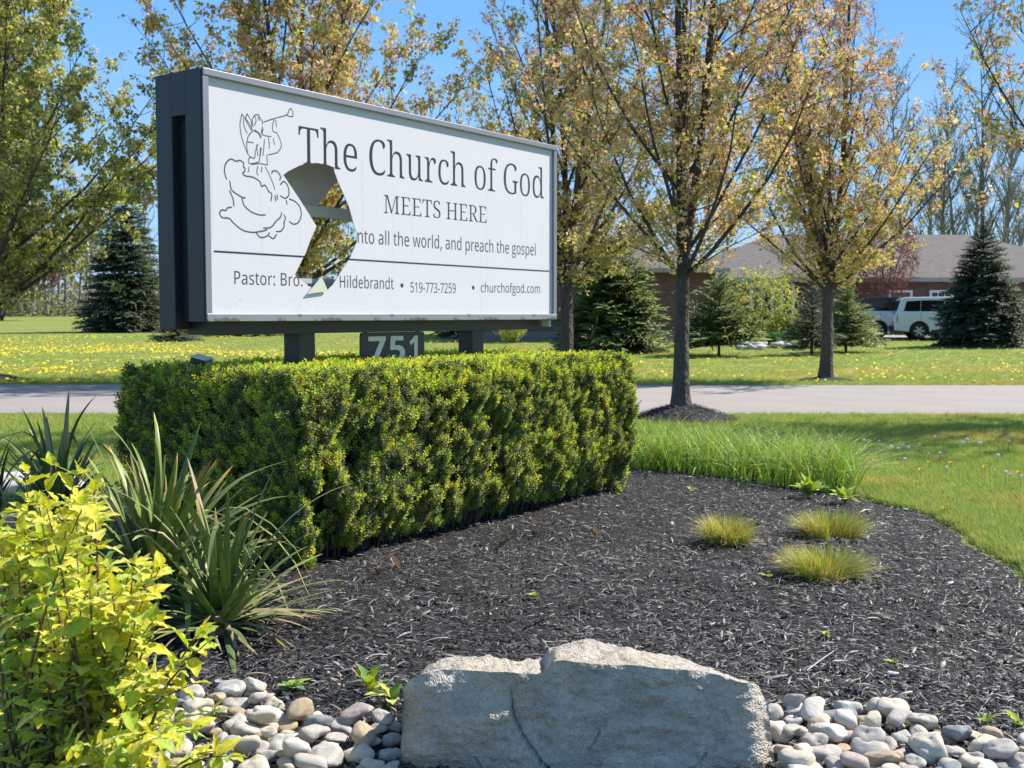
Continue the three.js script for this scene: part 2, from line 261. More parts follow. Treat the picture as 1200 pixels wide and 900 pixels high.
  const fg = new THREE.ExtrudeGeometry(face, { depth: 0.005, bevelEnabled: false }); fg.translate(0, 0, -rec - 0.005);
  { const p = fg.attributes.position, u = fg.attributes.uv; for (let i = 0; i < p.count; i++) u.setXY(i, (p.getX(i) - fx0) / (fx1 - fx0), (p.getY(i) - fy0) / (fy1 - fy0)); }
  part('face_panel', fg, new THREE.MeshPhysicalMaterial({ map: print, roughness: 0.93, transmission: 0.24, thickness: 0, side: THREE.DoubleSide }), sign, 'white acrylic panel with dark lettering and a broken-out hole');
  // frame: four lips with a depth of their own, mitred by butting
  const D = 0.13;
  part('frame_bar', M(box(SL, fw, D, SL / 2, SH - fw / 2, -D / 2, 0.004)), lipClean, sign);
  part('frame_bar', M(box(SL, 0.042, D, SL / 2, 0.021, -D / 2, 0.004)), lip, sign, 'lower frame bar spotted with dirt');
  part('frame_bar', M(box(fw, SH - fw - 0.042, D - 0.004, SL - fw / 2, (SH - fw + 0.042) / 2, -D / 2 - 0.002)), lipClean, sign);
  part('frame_bar', M(box(fw, SH - fw - 0.042, D - 0.004, fw / 2, (SH - fw + 0.042) / 2, -D / 2 - 0.002)), lipClean, sign);
  // cabinet: dark ends with a recessed channel, roof, floor, rear post
  const T = 0.37;                                                   // whole depth
  part('end_panel', box(0.012, SH - 0.002, D - 0.01, -0.006, SH / 2, -D / 2 - 0.006), navy, sign);
  part('end_channel', box(0.012, SH - 0.24, 0.12, 0.045, (SH - 0.24) / 2, -D - 0.055), mat([0.014, 0.015, 0.02], { roughness: 0.6 }), sign);
  part('end_cap', box(0.05, 0.225, T - D - 0.004, 0.012, SH - 0.1145, -(T + D) / 2 + 0.001, 0.004), navy, sign);
  part('rear_post', box(0.10, SH + 0.035, 0.135, 0.036, (SH - 0.06) / 2 + 0.005, -T + 0.07 - 0.01, 0.006), navy, sign, 'dark square steel post at the back edge of the cabinet');
  part('rear_post', box(0.10, SH + 0.035, 0.135, SL - 0.05, (SH - 0.06) / 2 + 0.005, -T + 0.07 - 0.01, 0.006), navy, sign);
  part('roof_panel', box(SL - 0.06, 0.012, T - D + 0.03, SL / 2, SH - 0.045, -(T + D) / 2 + 0.01), navy, sign);
  part('floor_panel', box(SL - 0.12, 0.012, T - D - 0.14, SL / 2, 0.02, -D - 0.05), navy, sign);
  part('base_beam', box(SL - 0.16, 0.075, 0.16, SL / 2 + 0.01, -0.035, -0.20), navy, sign, 'dark steel beam under the cabinet');
  part('bracket', box(0.03, 0.05, 0.06, SL - 0.055, -0.027, -0.06), mat([0.42, 0.43, 0.45], { roughness: 0.5 }), sign, 'small pale bracket under the far corner');
  // back sheet of the cabinet, torn open behind the hole, and a brace across it
  const back = T - 0.03, bs = shapeOf(rect(0.09, 0.03, SL - 0.1, SH - 0.03)); const bh = new THREE.Path();
  [[369, 243], [382, 228], [395, 213], [440, 196], [446, 329], [388, 327.5], [351, 326], [335, 300], [345, 260]].forEach(([x, y], i) => { const q = onFace(x, y, back); i ? bh.lineTo(...q) : bh.moveTo(...q); }); bh.closePath(); bs.holes.push(bh);
  const bg = new THREE.ExtrudeGeometry(bs, { depth: 0.006, bevelEnabled: false }); bg.translate(0, 0, -back - 0.006);
  const paleGrey = mat([0.82, 0.79, 0.74], { roughness: 0.7, map: texture(256, (x, y) => { const k = 1 + 0.14 * tileNoise(x, y, 4, 71, 5); return [k * 0.9, k * 0.9, k * 0.9]; }) });
  part('back_panel', bg, paleGrey, sign, 'grey back sheet seen through the hole, torn open itself');
  { const a = onFace(372, 241.5, back - 0.03), b = onFace(372, 254.5, back - 0.03); part('brace', box(SL - 0.24, a[1] - b[1], 0.03, SL / 2, (a[1] + b[1]) / 2, -back + 0.03), paleGrey, sign, 'grey horizontal brace inside the cabinet'); }
  { const a = onFace(372, 326, 0.2), g = box(1.1, 0.03, 0.08, onFace(368, 326, 0.2)[0], a[1] - 0.02, -0.2); part('ledge', g, mat([0.5, 0.5, 0.52]), sign, 'pale ledge low inside the hole'); }
  { // loose shard hanging in the lower end of the hole
    const q = [[361.6, 344.5], [378.5, 324], [385.5, 340], [383, 341.5]].map(([x, y]) => onFace(x, y, 0)); const s = new THREE.ExtrudeGeometry(shapeOf(q), { depth: 0.004, bevelEnabled: false }); s.translate(0, 0, -0.014); part('shard', s, mat([0.62, 0.63, 0.52], { roughness: 0.4 }), sign, 'loose triangular shard at the lower end of the hole');
  }
  // two square posts down through the hedge, and the number plate between them
  for (const px of [351, 552]) { const u = onFace(px, 400, 0.2)[0]; part('support_post', box(0.13, SO.y - 0.07, 0.13, u, -SO.y / 2 - 0.035, -0.2, 0.006), mat([0.03, 0.031, 0.036], { roughness: 0.5 }), sign); }
  { // plate hangs from two straps
    const z = -0.16, a = onFace(423, 390, -z), b = onFace(497, 390, -z), w = b[0] - a[0], h = 0.215, top = (onFace(460, 389.5, -z)[1]);
    const sh = new THREE.Shape(), r = 0.018; sh.moveTo(r, 0); sh.lineTo(w - r, 0); sh.absarc(w - r, r, r, -Math.PI / 2, 0); sh.lineTo(w, h - r); sh.absarc(w - r, h - r, r, 0, Math.PI / 2); sh.lineTo(r, h); sh.absarc(r, h - r, r, Math.PI / 2, Math.PI); sh.lineTo(0, r); sh.absarc(r, r, r, Math.PI, Math.PI * 1.5);
    const g = new THREE.ExtrudeGeometry(sh, { depth: 0.012, bevelEnabled: true, bevelSize: 0.002, bevelThickness: 0.002, bevelSegments: 1 }); g.translate(a[0], top - h, z - 0.012);
    const plate = part('number_plate', g, mat([0.016, 0.018, 0.035], { roughness: 0.35 }), sign, 'dark blue plate reading 751');
    const font = await new FontLoader().loadAsync('fonts/droid/droid_sans_bold.typeface.json');
    [...'751'].forEach((ch, k) => { const s = new THREE.ExtrudeGeometry(font.generateShapes(ch, 0.165), { depth: 0.003, bevelEnabled: false }); s.computeBoundingBox(); const bb = s.boundingBox, ww = bb.max.x - bb.min.x; s.translate(-bb.min.x, 0, 0); s.scale([0.265, 0.245, 0.135][k] * w / ww, 1, 1); s.translate(a[0] + [0.10, 0.425, 0.745][k] * w, top - h + 0.028, z + 0.003); part('digit', s, mat([0.62, 0.64, 0.62], { roughness: 0.4 }), plate); });
    for (const t of [0.08, 0.9]) part('strap', box(0.03, 0.06, 0.006, a[0] + t * w + 0.01, top + 0.015, z - 0.016), navy, plate);
  }
}
// ------------------------------------------------------------------ hedge
const HW = 1.34, HT = 1.035;
const HO = onGround(345, 690), HR = onGround(742, 573);
const HL = HR.clone().sub(HO).dot(sd) - 0.39;
// small floodlight at the near end of the hedge
{
  const p = at(236, 423, 6.05), f = thing('floodlight', 'small floodlight with a pale flat top poking out of the hedge end', 'lamp', [p.x, bedY(p.x, -p.z), p.z], SA + 0.5);
  const top = p.y - f.position.y;
  const dark = mat([0.03, 0.03, 0.035], { roughness: 0.5 });
  part('stake', new THREE.CylinderGeometry(0.011, 0.011, top - 0.03, 10).translate(0, (top - 0.03) / 2, 0), dark, f);
  const h = part('lamp_head', box(0.11, 0.035, 0.085, 0, 0, 0, 0.006), dark, f); h.position.set(0, top, 0); h.rotation.set(0.25, 0, 0.05);
  part('cover', box(0.116, 0.006, 0.091, 0, 0.021, 0), mat([0.55, 0.66, 0.78], { roughness: 0.25, metalness: 0.2 }), h);  // pale blue imitates the sky reflected on the flat top
  part('lens', box(0.09, 0.024, 0.004, 0, 0, 0.0445), mat([0.25, 0.27, 0.3], { roughness: 0.1 }), h);
}
{
  const hedge = thing('hedge', 'clipped box hedge with yellow-green new tips below the church sign', 'hedge', [HO.x, 0, HO.z], SA);
  const R = rng(77);
  // shoot with small oval leaves
  const sprig = (n, len, ls) => { const g = new GB(); for (let k = 0; k < n; k++) { const t = (k + 0.5) / n, a = k * 2.4, tilt = lerp(0.1, 0.8, t), L = ls * lerp(1, 0.75, t), w = L * 0.36, cx = Math.cos(a), sx = Math.sin(a), y = t * len; const up = Math.sin(tilt), out = Math.cos(tilt); const b = g.v(cx * 0.002, y, sx * 0.002), tip = g.v(cx * out * L, y + up * L, sx * out * L), m = 0.5; const l = g.v(cx * out * L * m - sx * w, y + up * L * m + 0.0015, sx * out * L * m + cx * w), r = g.v(cx * out * L * m + sx * w, y + up * L * m + 0.0015, sx * out * L * m - cx * w); g.t(b, l, tip); g.t(b, tip, r); } return g.build(); };
  const kinds = [sprig(12, 0.05, 0.021), sprig(9, 0.036, 0.019), sprig(14, 0.066, 0.02)], lists = [[], [], []];
  const relief = (a, b, s) => 0.025 * fbm(a * 3.1, b * 2.2, s, 3) + 0.085 * fbm(a * 17, b * 11, s + 3, 2);
  const put = (x, y, z, nx, ny, nz, more = 0) => { // every shoot is either this spring's growth or an older one, top weighted yellower: new growth plus painted sunlight
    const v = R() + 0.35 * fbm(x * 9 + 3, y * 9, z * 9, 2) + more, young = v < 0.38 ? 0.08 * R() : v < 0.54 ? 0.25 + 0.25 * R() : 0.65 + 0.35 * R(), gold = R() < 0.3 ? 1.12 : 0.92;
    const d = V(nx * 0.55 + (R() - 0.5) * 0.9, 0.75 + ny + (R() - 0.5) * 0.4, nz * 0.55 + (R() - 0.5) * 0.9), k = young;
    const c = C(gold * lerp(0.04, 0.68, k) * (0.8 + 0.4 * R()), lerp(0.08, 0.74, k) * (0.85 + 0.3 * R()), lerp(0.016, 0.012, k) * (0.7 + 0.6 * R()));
    if (R() < 0.012) c.setRGB(0.30, 0.13, 0.05);
    lists[Math.floor(R() * 3)].push({ m: dirMat(V(x, y, z), d, R() * 6.28, 0.75 + 0.5 * R()), c });
  };
  const round = (y) => 0.07 * Math.pow(clamp((y - HT + 0.2) / 0.2, 0, 1), 2) + 0.20 * Math.pow(clamp((0.36 - y) / 0.36, 0, 1), 1.6);
  for (let k = 0; k < 44000; k++) { // long front
    const x = R() * HL, y = 0.05 + Math.pow(R(), 0.85) * (HT - 0.05), f = relief(x, y, 1), gap = 0.55 * fbm(x * 5, y * 3, 8, 2) + 0.85 * fbm(x * 15, y * 10, 4, 2);
    if (gap < -0.12 && R() < 0.92) continue; if (y < 0.09 || y < 0.2 && R() < 0.4) continue;
    put(x, y, f - round(y) - 0.07 * R() * R() - (gap < 0 ? 0.04 : 0), 0, 0, 1);
  }
  for (let k = 0; k < 22000; k++) { // near end
    const z = -R() * HW, y = 0.05 + Math.pow(R(), 0.9) * (HT - 0.05), f = relief(z, y, 21), gap = fbm(z * 5.5, y * 2.6, 28, 2);
    if (gap < -0.15 && R() < 0.85) continue; const rr = 0.10 * Math.pow(Math.max(0, 1 + z / 0.25 < 0 ? 0 : 1 + z / 0.25), 2) * 0;
    put(-f + round(y) + 0.07 * R() * R() + rr, y, z, -1, 0, 0);
  }
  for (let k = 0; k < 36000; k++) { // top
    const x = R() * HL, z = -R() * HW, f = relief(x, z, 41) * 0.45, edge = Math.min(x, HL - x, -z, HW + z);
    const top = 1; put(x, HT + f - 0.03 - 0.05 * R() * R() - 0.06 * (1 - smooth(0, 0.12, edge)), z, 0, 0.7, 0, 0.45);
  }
  for (let k = 0; k < 5000; k++) { const z = -R() * HW, y = 0.05 + R() * (HT - 0.05); put(HL + relief(z, y, 61) - round(y) - 0.05 * R(), y, z, 1, 0, 0); }
  for (let k = 0; k < 4000; k++) { const x = R() * HL, y = 0.3 + R() * (HT - 0.3); put(x, y, -HW + round(y) + relief(x, y, 71), 0, 0, -1); }
  const lm = leafMat([1, 1, 1], 0.55, 0.5, { clearcoat: 0.12 });
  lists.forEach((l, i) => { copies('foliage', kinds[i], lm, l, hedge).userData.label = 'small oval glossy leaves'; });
  // solid core in place of inner twigs, interior shade put into its dark colour
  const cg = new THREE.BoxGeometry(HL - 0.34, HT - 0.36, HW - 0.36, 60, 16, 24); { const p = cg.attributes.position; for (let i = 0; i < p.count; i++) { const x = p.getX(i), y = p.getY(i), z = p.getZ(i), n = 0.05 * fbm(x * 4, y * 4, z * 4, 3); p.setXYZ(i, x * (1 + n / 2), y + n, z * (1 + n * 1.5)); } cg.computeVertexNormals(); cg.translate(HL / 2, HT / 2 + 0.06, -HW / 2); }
  part('dark_core', cg, mat([0.012, 0.014, 0.008], { roughness: 1 }), hedge);
  const sg = new GB(); for (let k = 0; k < 260; k++) { const x = 0.06 + R() * (HL - 0.12), z = R() < 0.7 ? -0.06 - 0.12 * R() : -R() * HW, y = 0.45 + 0.5 * R(); sg.tube([V(x, 0, z - 0.08), V(x + (R() - 0.5) * 0.1, y * 0.5, z - 0.02), V(x + (R() - 0.5) * 0.16, y, z + 0.04)], [0.007, 0.005, 0.002], 4); }
  part('stems', sg.build(), mat([0.07, 0.055, 0.04]), hedge).userData.kind = 'stuff';
}
// ------------------------------------------------------------------ trees
const barkTex = texture(256, (x, y) => { const k = 1 + 0.35 * tileNoise(x, y * 0.999, 16, 81, 4) + 0.25 * tileNoise(x, y, 4, 83, 3); return [0.085 * k, 0.072 * k, 0.062 * k]; });
const barkBump = texture(256, (x, y) => 0.5 + 0.5 * tileNoise(x, y, 20, 81, 3), { srgb: false });
const bark = mat([1, 1, 1], { map: barkTex, bumpMap: barkBump, bumpScale: 0.05, roughness: 0.95 });
const greyBark = mat([0.16, 0.145, 0.125], { roughness: 0.95 });
function leafCluster(n, size, R, droop = 0.5) { // young leaves of one bud: folded blades on short stalks
  const g = new GB();
  for (let k = 0; k < n; k++) {
    const a = R() * 6.28, el = (R() - 0.35) * 1.6, d = V(Math.cos(a) * Math.cos(el), Math.sin(el), Math.sin(a) * Math.cos(el)), o = d.clone().multiplyScalar(size * (0.2 + 0.7 * R()));
    const t = V(d.x, d.y - droop - R() * 0.5, d.z).normalize(), s = V(R() - 0.5, R() - 0.5, R() - 0.5).cross(t).normalize(), up = t.clone().cross(s), L = size * (0.75 + 0.5 * R()), w = L * (0.3 + 0.12 * R());
    const A = g.v(o.x, o.y, o.z), m = o.clone().addScaledVector(t, L * 0.45).addScaledVector(up, L * 0.1), l = m.clone().addScaledVector(s, w), r = m.clone().addScaledVector(s, -w), T = o.clone().addScaledVector(t, L).addScaledVector(up, -L * 0.12), mid = o.clone().addScaledVector(t, L * 0.5).addScaledVector(up, -L * 0.03);
    const li = g.v(l.x, l.y, l.z), ri = g.v(r.x, r.y, r.z), ti = g.v(T.x, T.y, T.z), mi = g.v(mid.x, mid.y, mid.z);
    g.t(A, li, mi); g.t(li, ti, mi); g.t(A, mi, ri); g.t(mi, ti, ri);
  }
  return g.build();
}
const RC = rng(3), clusters = [leafCluster(6, 0.062, RC), leafCluster(5, 0.075, RC), leafCluster(8, 0.05, RC)];
const mapleLeaf = leafMat([1, 1, 1], 0.5, 0.5);
const bend = (p, dir, len, n, R, wander, up) => { const pts = [p.clone()], d = dir.clone().normalize(); let q = p.clone(); for (let k = 0; k < n; k++) { d.add(V((R() - 0.5) * wander, (R() - 0.5) * wander + up / n, (R() - 0.5) * wander)).normalize(); q = q.clone().addScaledVector(d, len / n); pts.push(q); } return pts; };
const along = (pts, t) => { const f = clamp(t, 0, 0.9999) * (pts.length - 1), i = Math.floor(f); return { p: pts[i].clone().lerp(pts[i + 1], f - i), d: pts[i + 1].clone().sub(pts[i]).normalize() }; };
function tree(o, s, opt) {
  const { h = 9, fork = 1.8, r0 = 0.13, limbs = 16, spread = 1, density = 1, palette, leaves = clusters, leafMaterial = mapleLeaf, low = 0, size = 1, barkMat = bark, leaders = 2, thin = 0.5, flat = 0, fill = 30, wide = 1 } = opt, R = rng(s);
  const trunk = new GB(), wood = new GB(), lists = leaves.map(() => []);
  // trunk, flaring at the ground, dividing into leaders
  const tp = [], tr = []; for (let k = 0; k <= 8; k++) { const t = k / 8; tp.push(V(0.03 * fbm(t * 2, s, 1), t * fork * 1.05 - 0.05, 0.03 * fbm(t * 2, s, 7))); tr.push(r0 * (1.0 - 0.18 * t) * (1 + 0.55 * Math.pow(1 - t, 8))); }
  trunk.tube(tp, tr, 14); const topP = tp.at(-1);
  const mains = [];
  for (let k = 0; k < leaders; k++) { const a = R() * 0.8 + k / leaders * 6.28, lean = leaders === 1 ? 0.02 : 0.10 + 0.06 * R(); const pts = bend(topP.clone().add(V(0, -0.12, 0)), V(Math.cos(a) * lean, 1, Math.sin(a) * lean), h - fork, 9, R, 0.09, 0.05); const rr = r0 * 0.8 * (leaders > 1 ? 0.75 : 1); wood.tube(pts, pts.map((_, i) => Math.max(0.006, rr * (1 - i / 9 * 0.95))), 8); mains.push({ pts, rr }); }
  const pick = (y) => { const t = clamp((y - fork) / (h - fork), 0, 1), n = fbm(y * 1.2, s, 2), v = R(); return palette(t, v, n, R); };
  const leaf = (p, d) => { const c = pick(p.y); lists[Math.floor(R() * lists.length)].push({ m: dirMat(p.clone().add(V((R() - 0.5) * 0.07, (R() - 0.5) * 0.07, (R() - 0.5) * 0.07)), V(d.x + (R() - 0.5) * 1.6, d.y + (R() - 0.3), d.z + (R() - 0.5) * 1.6), R() * 6.28, size * (0.7 + 0.6 * R())), c }); };
  for (let k = 0; k < limbs; k++) {
    const t = Math.pow((k + R()) / limbs, 1.45) * 0.88 + low, main = mains[k % mains.length], b = along(main.pts, Math.max(0.0, t - 0.04));
    const a = k * 2.4 + R() * 0.7, up = lerp(0.62, 2.7, Math.sqrt(t)) * wide, dir = V(Math.cos(a), up * (0.75 + 0.4 * R()) * (1 - flat), Math.sin(a)), len = spread * lerp(0.44, 0.20, t) * h * (0.8 + 0.4 * R());
    const lp = bend(b.p, dir, len, 6, R, 0.22, lerp(0.5, 0.9, t)); const lr = main.rr * lerp(0.5, 0.3, t) * (1 - t * 0.4);
    wood.tube(lp, lp.map((_, i) => Math.max(0.004, lr * (1 - i / 6 * 0.9))), 6);
    const nb = Math.round(len * 5.4);
    for (let j = 0; j < nb; j++) {
      const q = along(lp, 0.06 + 0.94 * (j + R()) / nb), sdv = V(R() - 0.5, (R() - 0.45) * 0.8, R() - 0.5).normalize(), bd = q.d.clone().multiplyScalar(0.85).add(sdv.multiplyScalar(0.9)), bl = (0.35 + 0.55 * R()) * lerp(1.15, 0.7, t) * Math.sqrt(spread);
      const bp = bend(q.p, bd, bl, 4, R, 0.3, 0.25); wood.tube(bp, [0.007, 0.0055, 0.004, 0.003, 0.0018].map((x) => x * (0.8 + lr * 8)), 4);
      const nt = 4 + Math.floor(R() * 3);
      for (let m = 0; m < nt; m++) {
        const w = along(bp, 0.25 + 0.75 * R()), td = w.d.clone().add(V(R() - 0.5, R() - 0.35, R() - 0.5).multiplyScalar(1.5)), wp = bend(w.p, td, 0.16 + 0.24 * R(), 2, R, 0.3, 0.1); wood.tube(wp, [0.003, 0.0022, 0.0012], 3);
        for (let u = 0; u < 5; u++) if (R() < density * (1 - thin * t)) leaf(along(wp, 0.25 + 0.75 * R()).p, td);
      }
      if (R() < density) leaf(bp.at(-1), bd);
    }
    for (let u = 0; u < 6; u++) if (R() < density * 0.7) leaf(along(lp, 0.35 + 0.65 * R()).p, dir);
  }
  for (let k = 0; k < fill; k++) { // short leafy side shoots low in the crown
    const main = mains[k % mains.length], b = along(main.pts, 0.5 * Math.pow(R(), 1.6)), a = R() * 6.28, bl = 0.6 + 2.3 * R() * R() + 0.4 * R(), bp = bend(b.p, V(Math.cos(a), 0.25 + 0.5 * R(), Math.sin(a)), bl, 5, R, 0.35, 0.1); wood.tube(bp, [0.011, 0.009, 0.007, 0.005, 0.0035, 0.002], 4);
    for (let m = 0; m < 7 * bl; m++) { const w = along(bp, 0.12 + 0.88 * R()), td = w.d.clone().add(V(R() - 0.5, R() - 0.5, R() - 0.5).multiplyScalar(1.7)), wp = bend(w.p, td, 0.15 + 0.25 * R(), 2, R, 0.3, 0); wood.tube(wp, [0.003, 0.0022, 0.0012], 3); for (let u = 0; u < 4; u++) if (R() < density) leaf(along(wp, 0.2 + 0.8 * R()).p, td); }
  }
  part('trunk', trunk.build(), barkMat, o); part('limbs', wood.build(), barkMat, o);
  lists.forEach((l, i) => l.length && copies('crown', leaves[i], leafMaterial, l, o));
  return o;
}
const mixPal = (cols) => (t, v, n, R) => { // weighted by height, patchiness and chance
  const w = cols.map(([c, at, wide, amount]) => amount * Math.exp(-(((t + 0.25 * n) - at) ** 2) / wide)); let sum = w.reduce((a, b) => a + b, 0) * v, k = 0; while (k < w.length - 1 && sum > w[k]) sum -= w[k++]; const j = 0.7 + 0.6 * R(); return C(cols[k][0][0] * j, cols[k][0][1] * j * (0.9 + 0.2 * R()), cols[k][0][2] * j);
};
const TAN = [0.83, 0.60, 0.30], GOLD = [0.79, 0.64, 0.18], OLIVE = [0.46, 0.46, 0.10], BRONZE = [0.50, 0.29, 0.14], PINK = [0.74, 0.45, 0.33], YG = [0.56, 0.58, 0.08], DEEP = [0.18, 0.22, 0.05];
const palA = mixPal([[TAN, 0.3, 0.5, 1.1], [GOLD, 0.25, 0.3, 1], [OLIVE, 0.25, 0.5, 0.6], [YG, 0.2, 0.3, 0.25], [BRONZE, 0.5, 0.4, 0.5], [PINK, 0.8, 0.3, 1.3]]);
const palB = mixPal([[TAN, 0.4, 0.5, 1.3], [BRONZE, 0.7, 0.3, 1.0], [PINK, 0.8, 0.25, 1.6], [GOLD, 0.15, 0.15, 1.3], [YG, 0.1, 0.1, 0.8], [OLIVE, 0.3, 0.4, 0.6]]);
const palC = mixPal([[DEEP, 0.25, 0.6, 1.5], [OLIVE, 0.3, 0.6, 1.5], [YG, 0.4, 0.5, 1.0], [GOLD, 0.75, 0.2, 0.7], [TAN, 0.9, 0.1, 0.4]]);
const palD = mixPal([[TAN, 0.3, 0.5, 0.8], [GOLD, 0.3, 0.4, 0.9], [OLIVE, 0.25, 0.4, 1.6], [YG, 0.1, 0.2, 1.0], [BRONZE, 0.6, 0.3, 0.9], [PINK, 0.85, 0.15, 0.9]]);
const treeAt = (px, depth, name, label, group, lift = 0) => thing(name, label, 'tree', [xAt(px, depth), groundY(depth) + lift, -depth], 0, group);
struct('mulch_mound', mound(802, 480, 0.95, 0.19, 14.35), mulchMat, 'mulch mound round the nearest maple trunk');
struct('mulch_mound', mound(970, 447, 0.85, 0.08, 22.9), mulchMat, 'mulch mound round the maple across the road');
struct('mulch_mound', mound(-8, 446, 0.85, 0.12, 23.2), mulchMat, 'mulch mound at the far side of the road, left edge');
tree(treeAt(800, 14.4, 'maple_tree', 'nearest maple with a bare dark trunk rising from a mulch mound before the road', null, 0.13), 41, { h: 9.4, fork: 1.75, r0: 0.108, limbs: 32, spread: 0.82, density: 0.70, fill: 44, palette: palA, leaders: 3, thin: 0.45, size: 0.72 });
tree(treeAt(1335, 14.2, 'maple_tree', 'maple at the right edge whose branches reach in from outside the frame'), 43, { h: 9, fork: 1.8, r0: 0.11, limbs: 30, spread: 0.95, density: 0.46, fill: 20, palette: palA, leaders: 2, thin: 0.5, size: 0.78 });
tree(treeAt(970, 22.9, 'maple_tree', 'upright maple across the road in front of the parked vehicles'), 47, { h: 10.4, fork: 1.9, r0: 0.13, limbs: 42, spread: 0.80, density: 0.64, fill: 100, palette: palB, leaders: 3, thin: 0.52, size: 0.8 });
tree(treeAt(664, 23.0, 'maple_tree', 'bronze leaved maple with its trunk just right of the sign'), 53, { h: 10.4, fork: 2.0, r0: 0.15, limbs: 44, wide: 0.85, spread: 0.92, density: 0.52, fill: 85, palette: palD, leaders: 3, thin: 0.4, size: 0.88 });
tree(treeAt(350, 23.2, 'maple_tree', 'maple rising behind the middle of the church sign'), 59, { h: 11, fork: 2.0, r0: 0.16, limbs: 46, wide: 0.7, spread: 1.05, density: 0.48, fill: 100, palette: palD, leaders: 4, thin: 0.3, size: 1.15 });
tree(treeAt(-18, 23.2, 'maple_tree', 'dense green and gold maple at the left edge'), 61, { h: 10.6, fork: 1.5, r0: 0.17, limbs: 54, wide: 0.62, spread: 1.15, density: 0.54, fill: 50, palette: palC, leaders: 4, thin: 0.1, size: 1.2 });

// conifers: whorls of drooping sprays on a straight trunk
function spray(n, L, w, droop, R) { const g = new GB(); const bl = (p, d, len, ww) => { const s = V(-d.z, 0, d.x).normalize(), e = p.clone().addScaledVector(d, len); e.y -= len * droop; const a = g.v(p.x + s.x * ww, p.y, p.z + s.z * ww), b = g.v(p.x - s.x * ww, p.y, p.z - s.z * ww), m1 = p.clone().lerp(e, 0.6); const t = g.v(e.x, e.y, e.z), m = g.v(m1.x, m1.y + ww * 0.8, m1.z); g.t(a, m, t); g.t(m, b, t); g.t(a, b, m); };
  bl(V(0, 0, 0), V(1, 0.05, 0), L, w); for (let k = 0; k < n; k++) { const t = 0.12 + 0.83 * k / n, sgn = k % 2 ? 1 : -1; bl(V(L * t, -droop * L * t * t * 0.8, 0), V(0.75, (R() - 0.3) * 0.5, sgn * (0.55 + 0.4 * R())), L * (0.42 - 0.28 * t) * (0.8 + 0.4 * R()), w * 0.8); } for (let k = 0; k < n / 2; k++) { const t = 0.1 + 0.8 * R(); bl(V(L * t, -droop * L * t * t * 0.8, 0), V(0.5, R() < 0.5 ? 0.7 : -0.7, (R() - 0.5) * 0.7), L * 0.16 * (0.8 + 0.4 * R()), w * 0.7); } return g.build(); }
const sprays = [spray(14, 1, 0.035, 0.16, RC), spray(12, 1, 0.04, 0.24, RC), spray(16, 1, 0.032, 0.10, RC)];
function conifer(o, s, { h, r, whorls = 22, per = 12, base = 0.25, c0 = [0.030, 0.048, 0.022], c1 = [0.085, 0.115, 0.042], taper = 0.85, up = 0.0, ragged = 0.25, trunkR = 0.1 }) {
  const R = rng(s), lists = [[], [], []], tg = new GB(); tg.tube([V(0, -0.1, 0), V(0, h * 0.5, 0), V(0, h * 0.98, 0)], [trunkR, trunkR * 0.6, 0.01], 8); part('trunk', tg.build(), bark, o);
  for (let w = 0; w < whorls; w++) { const t = (w + R() * 0.6) / whorls, y = base + (h - base) * t, rr = r * Math.pow(1 - t, taper) + 0.04 * h * (1 - t) + 0.05; const n = Math.max(4, Math.round(per * (1 - 0.55 * t)));
    for (let k = 0; k < n; k++) { const a = k / n * 6.283 + w * 1.9 + R() * 0.5, len = rr * (1 - ragged + 2 * ragged * R()), tone = R(), c = C(lerp(c0[0], c1[0], tone), lerp(c0[1], c1[1], tone), lerp(c0[2], c1[2], tone));
      lists[Math.floor(R() * 3)].push({ m: trs(0, y + (R() - 0.5) * 0.1, 0, (R() - 0.5) * 0.5, a, up + lerp(-0.05, 0.55, t) * (0.6 + 0.8 * R()) - 0.05, len, len * (0.9 + 0.3 * R()), len * (0.8 + 0.3 * R())), c });
      if (R() < 0.6) lists[Math.floor(R() * 3)].push({ m: trs(Math.cos(a) * len * 0.5, y - 0.03, -Math.sin(a) * len * 0.5, (R() - 0.5) * 1.2, a + (R() - 0.5) * 1.4, up + (R() - 0.4) * 0.5, len * 0.5), c }); } }
  lists.forEach((l, i) => copies('boughs', sprays[i], mat([1, 1, 1], { roughness: 0.7 }), l, o)); return o;
}
const GREENC = { c0: [0.04, 0.07, 0.02], c1: [0.20, 0.26, 0.05] };
conifer(treeAt(150, 60, 'spruce_tree', 'tall dark spruce left of the sign cabinet'), 101, { h: 9.2, r: 2.2, whorls: 36, per: 18 });
conifer(treeAt(1150, 40, 'spruce_tree', 'dark spruce standing before the front of the parked vehicles'), 103, { h: 4.8, r: 1.55, whorls: 34, per: 19, c1: [0.07, 0.10, 0.045] });
conifer(treeAt(302, 54, 'spruce_tree', 'spruce showing its lowest boughs under the near half of the sign'), 107, { h: 6.5, r: 2.0 });
conifer(treeAt(538, 50, 'spruce_tree', 'small spruce glimpsed beside the far support post under the sign'), 109, { h: 3.4, r: 1.3 });
conifer(treeAt(208, 46, 'spruce_tree', 'low spreading spruce by the foot of the dark cabinet post'), 113, { h: 1.2, r: 1.1, whorls: 9, base: 0.08 });
conifer(treeAt(716, 36, 'cedar_tree', 'broad dark evergreen with bright green right side in front of the brick wall'), 127, { h: 3.7, r: 1.75, whorls: 28, per: 20, taper: 0.55, ragged: 0.3, ...GREENC, base: 0.05 });
conifer(treeAt(843, 33.5, 'pine_tree', 'slender young pine right of the nearest maple trunk'), 131, { h: 2.6, r: 1.1, whorls: 20, per: 12, ragged: 0.5, up: 0.25, ...GREENC, base: 0.35, trunkR: 0.05 });
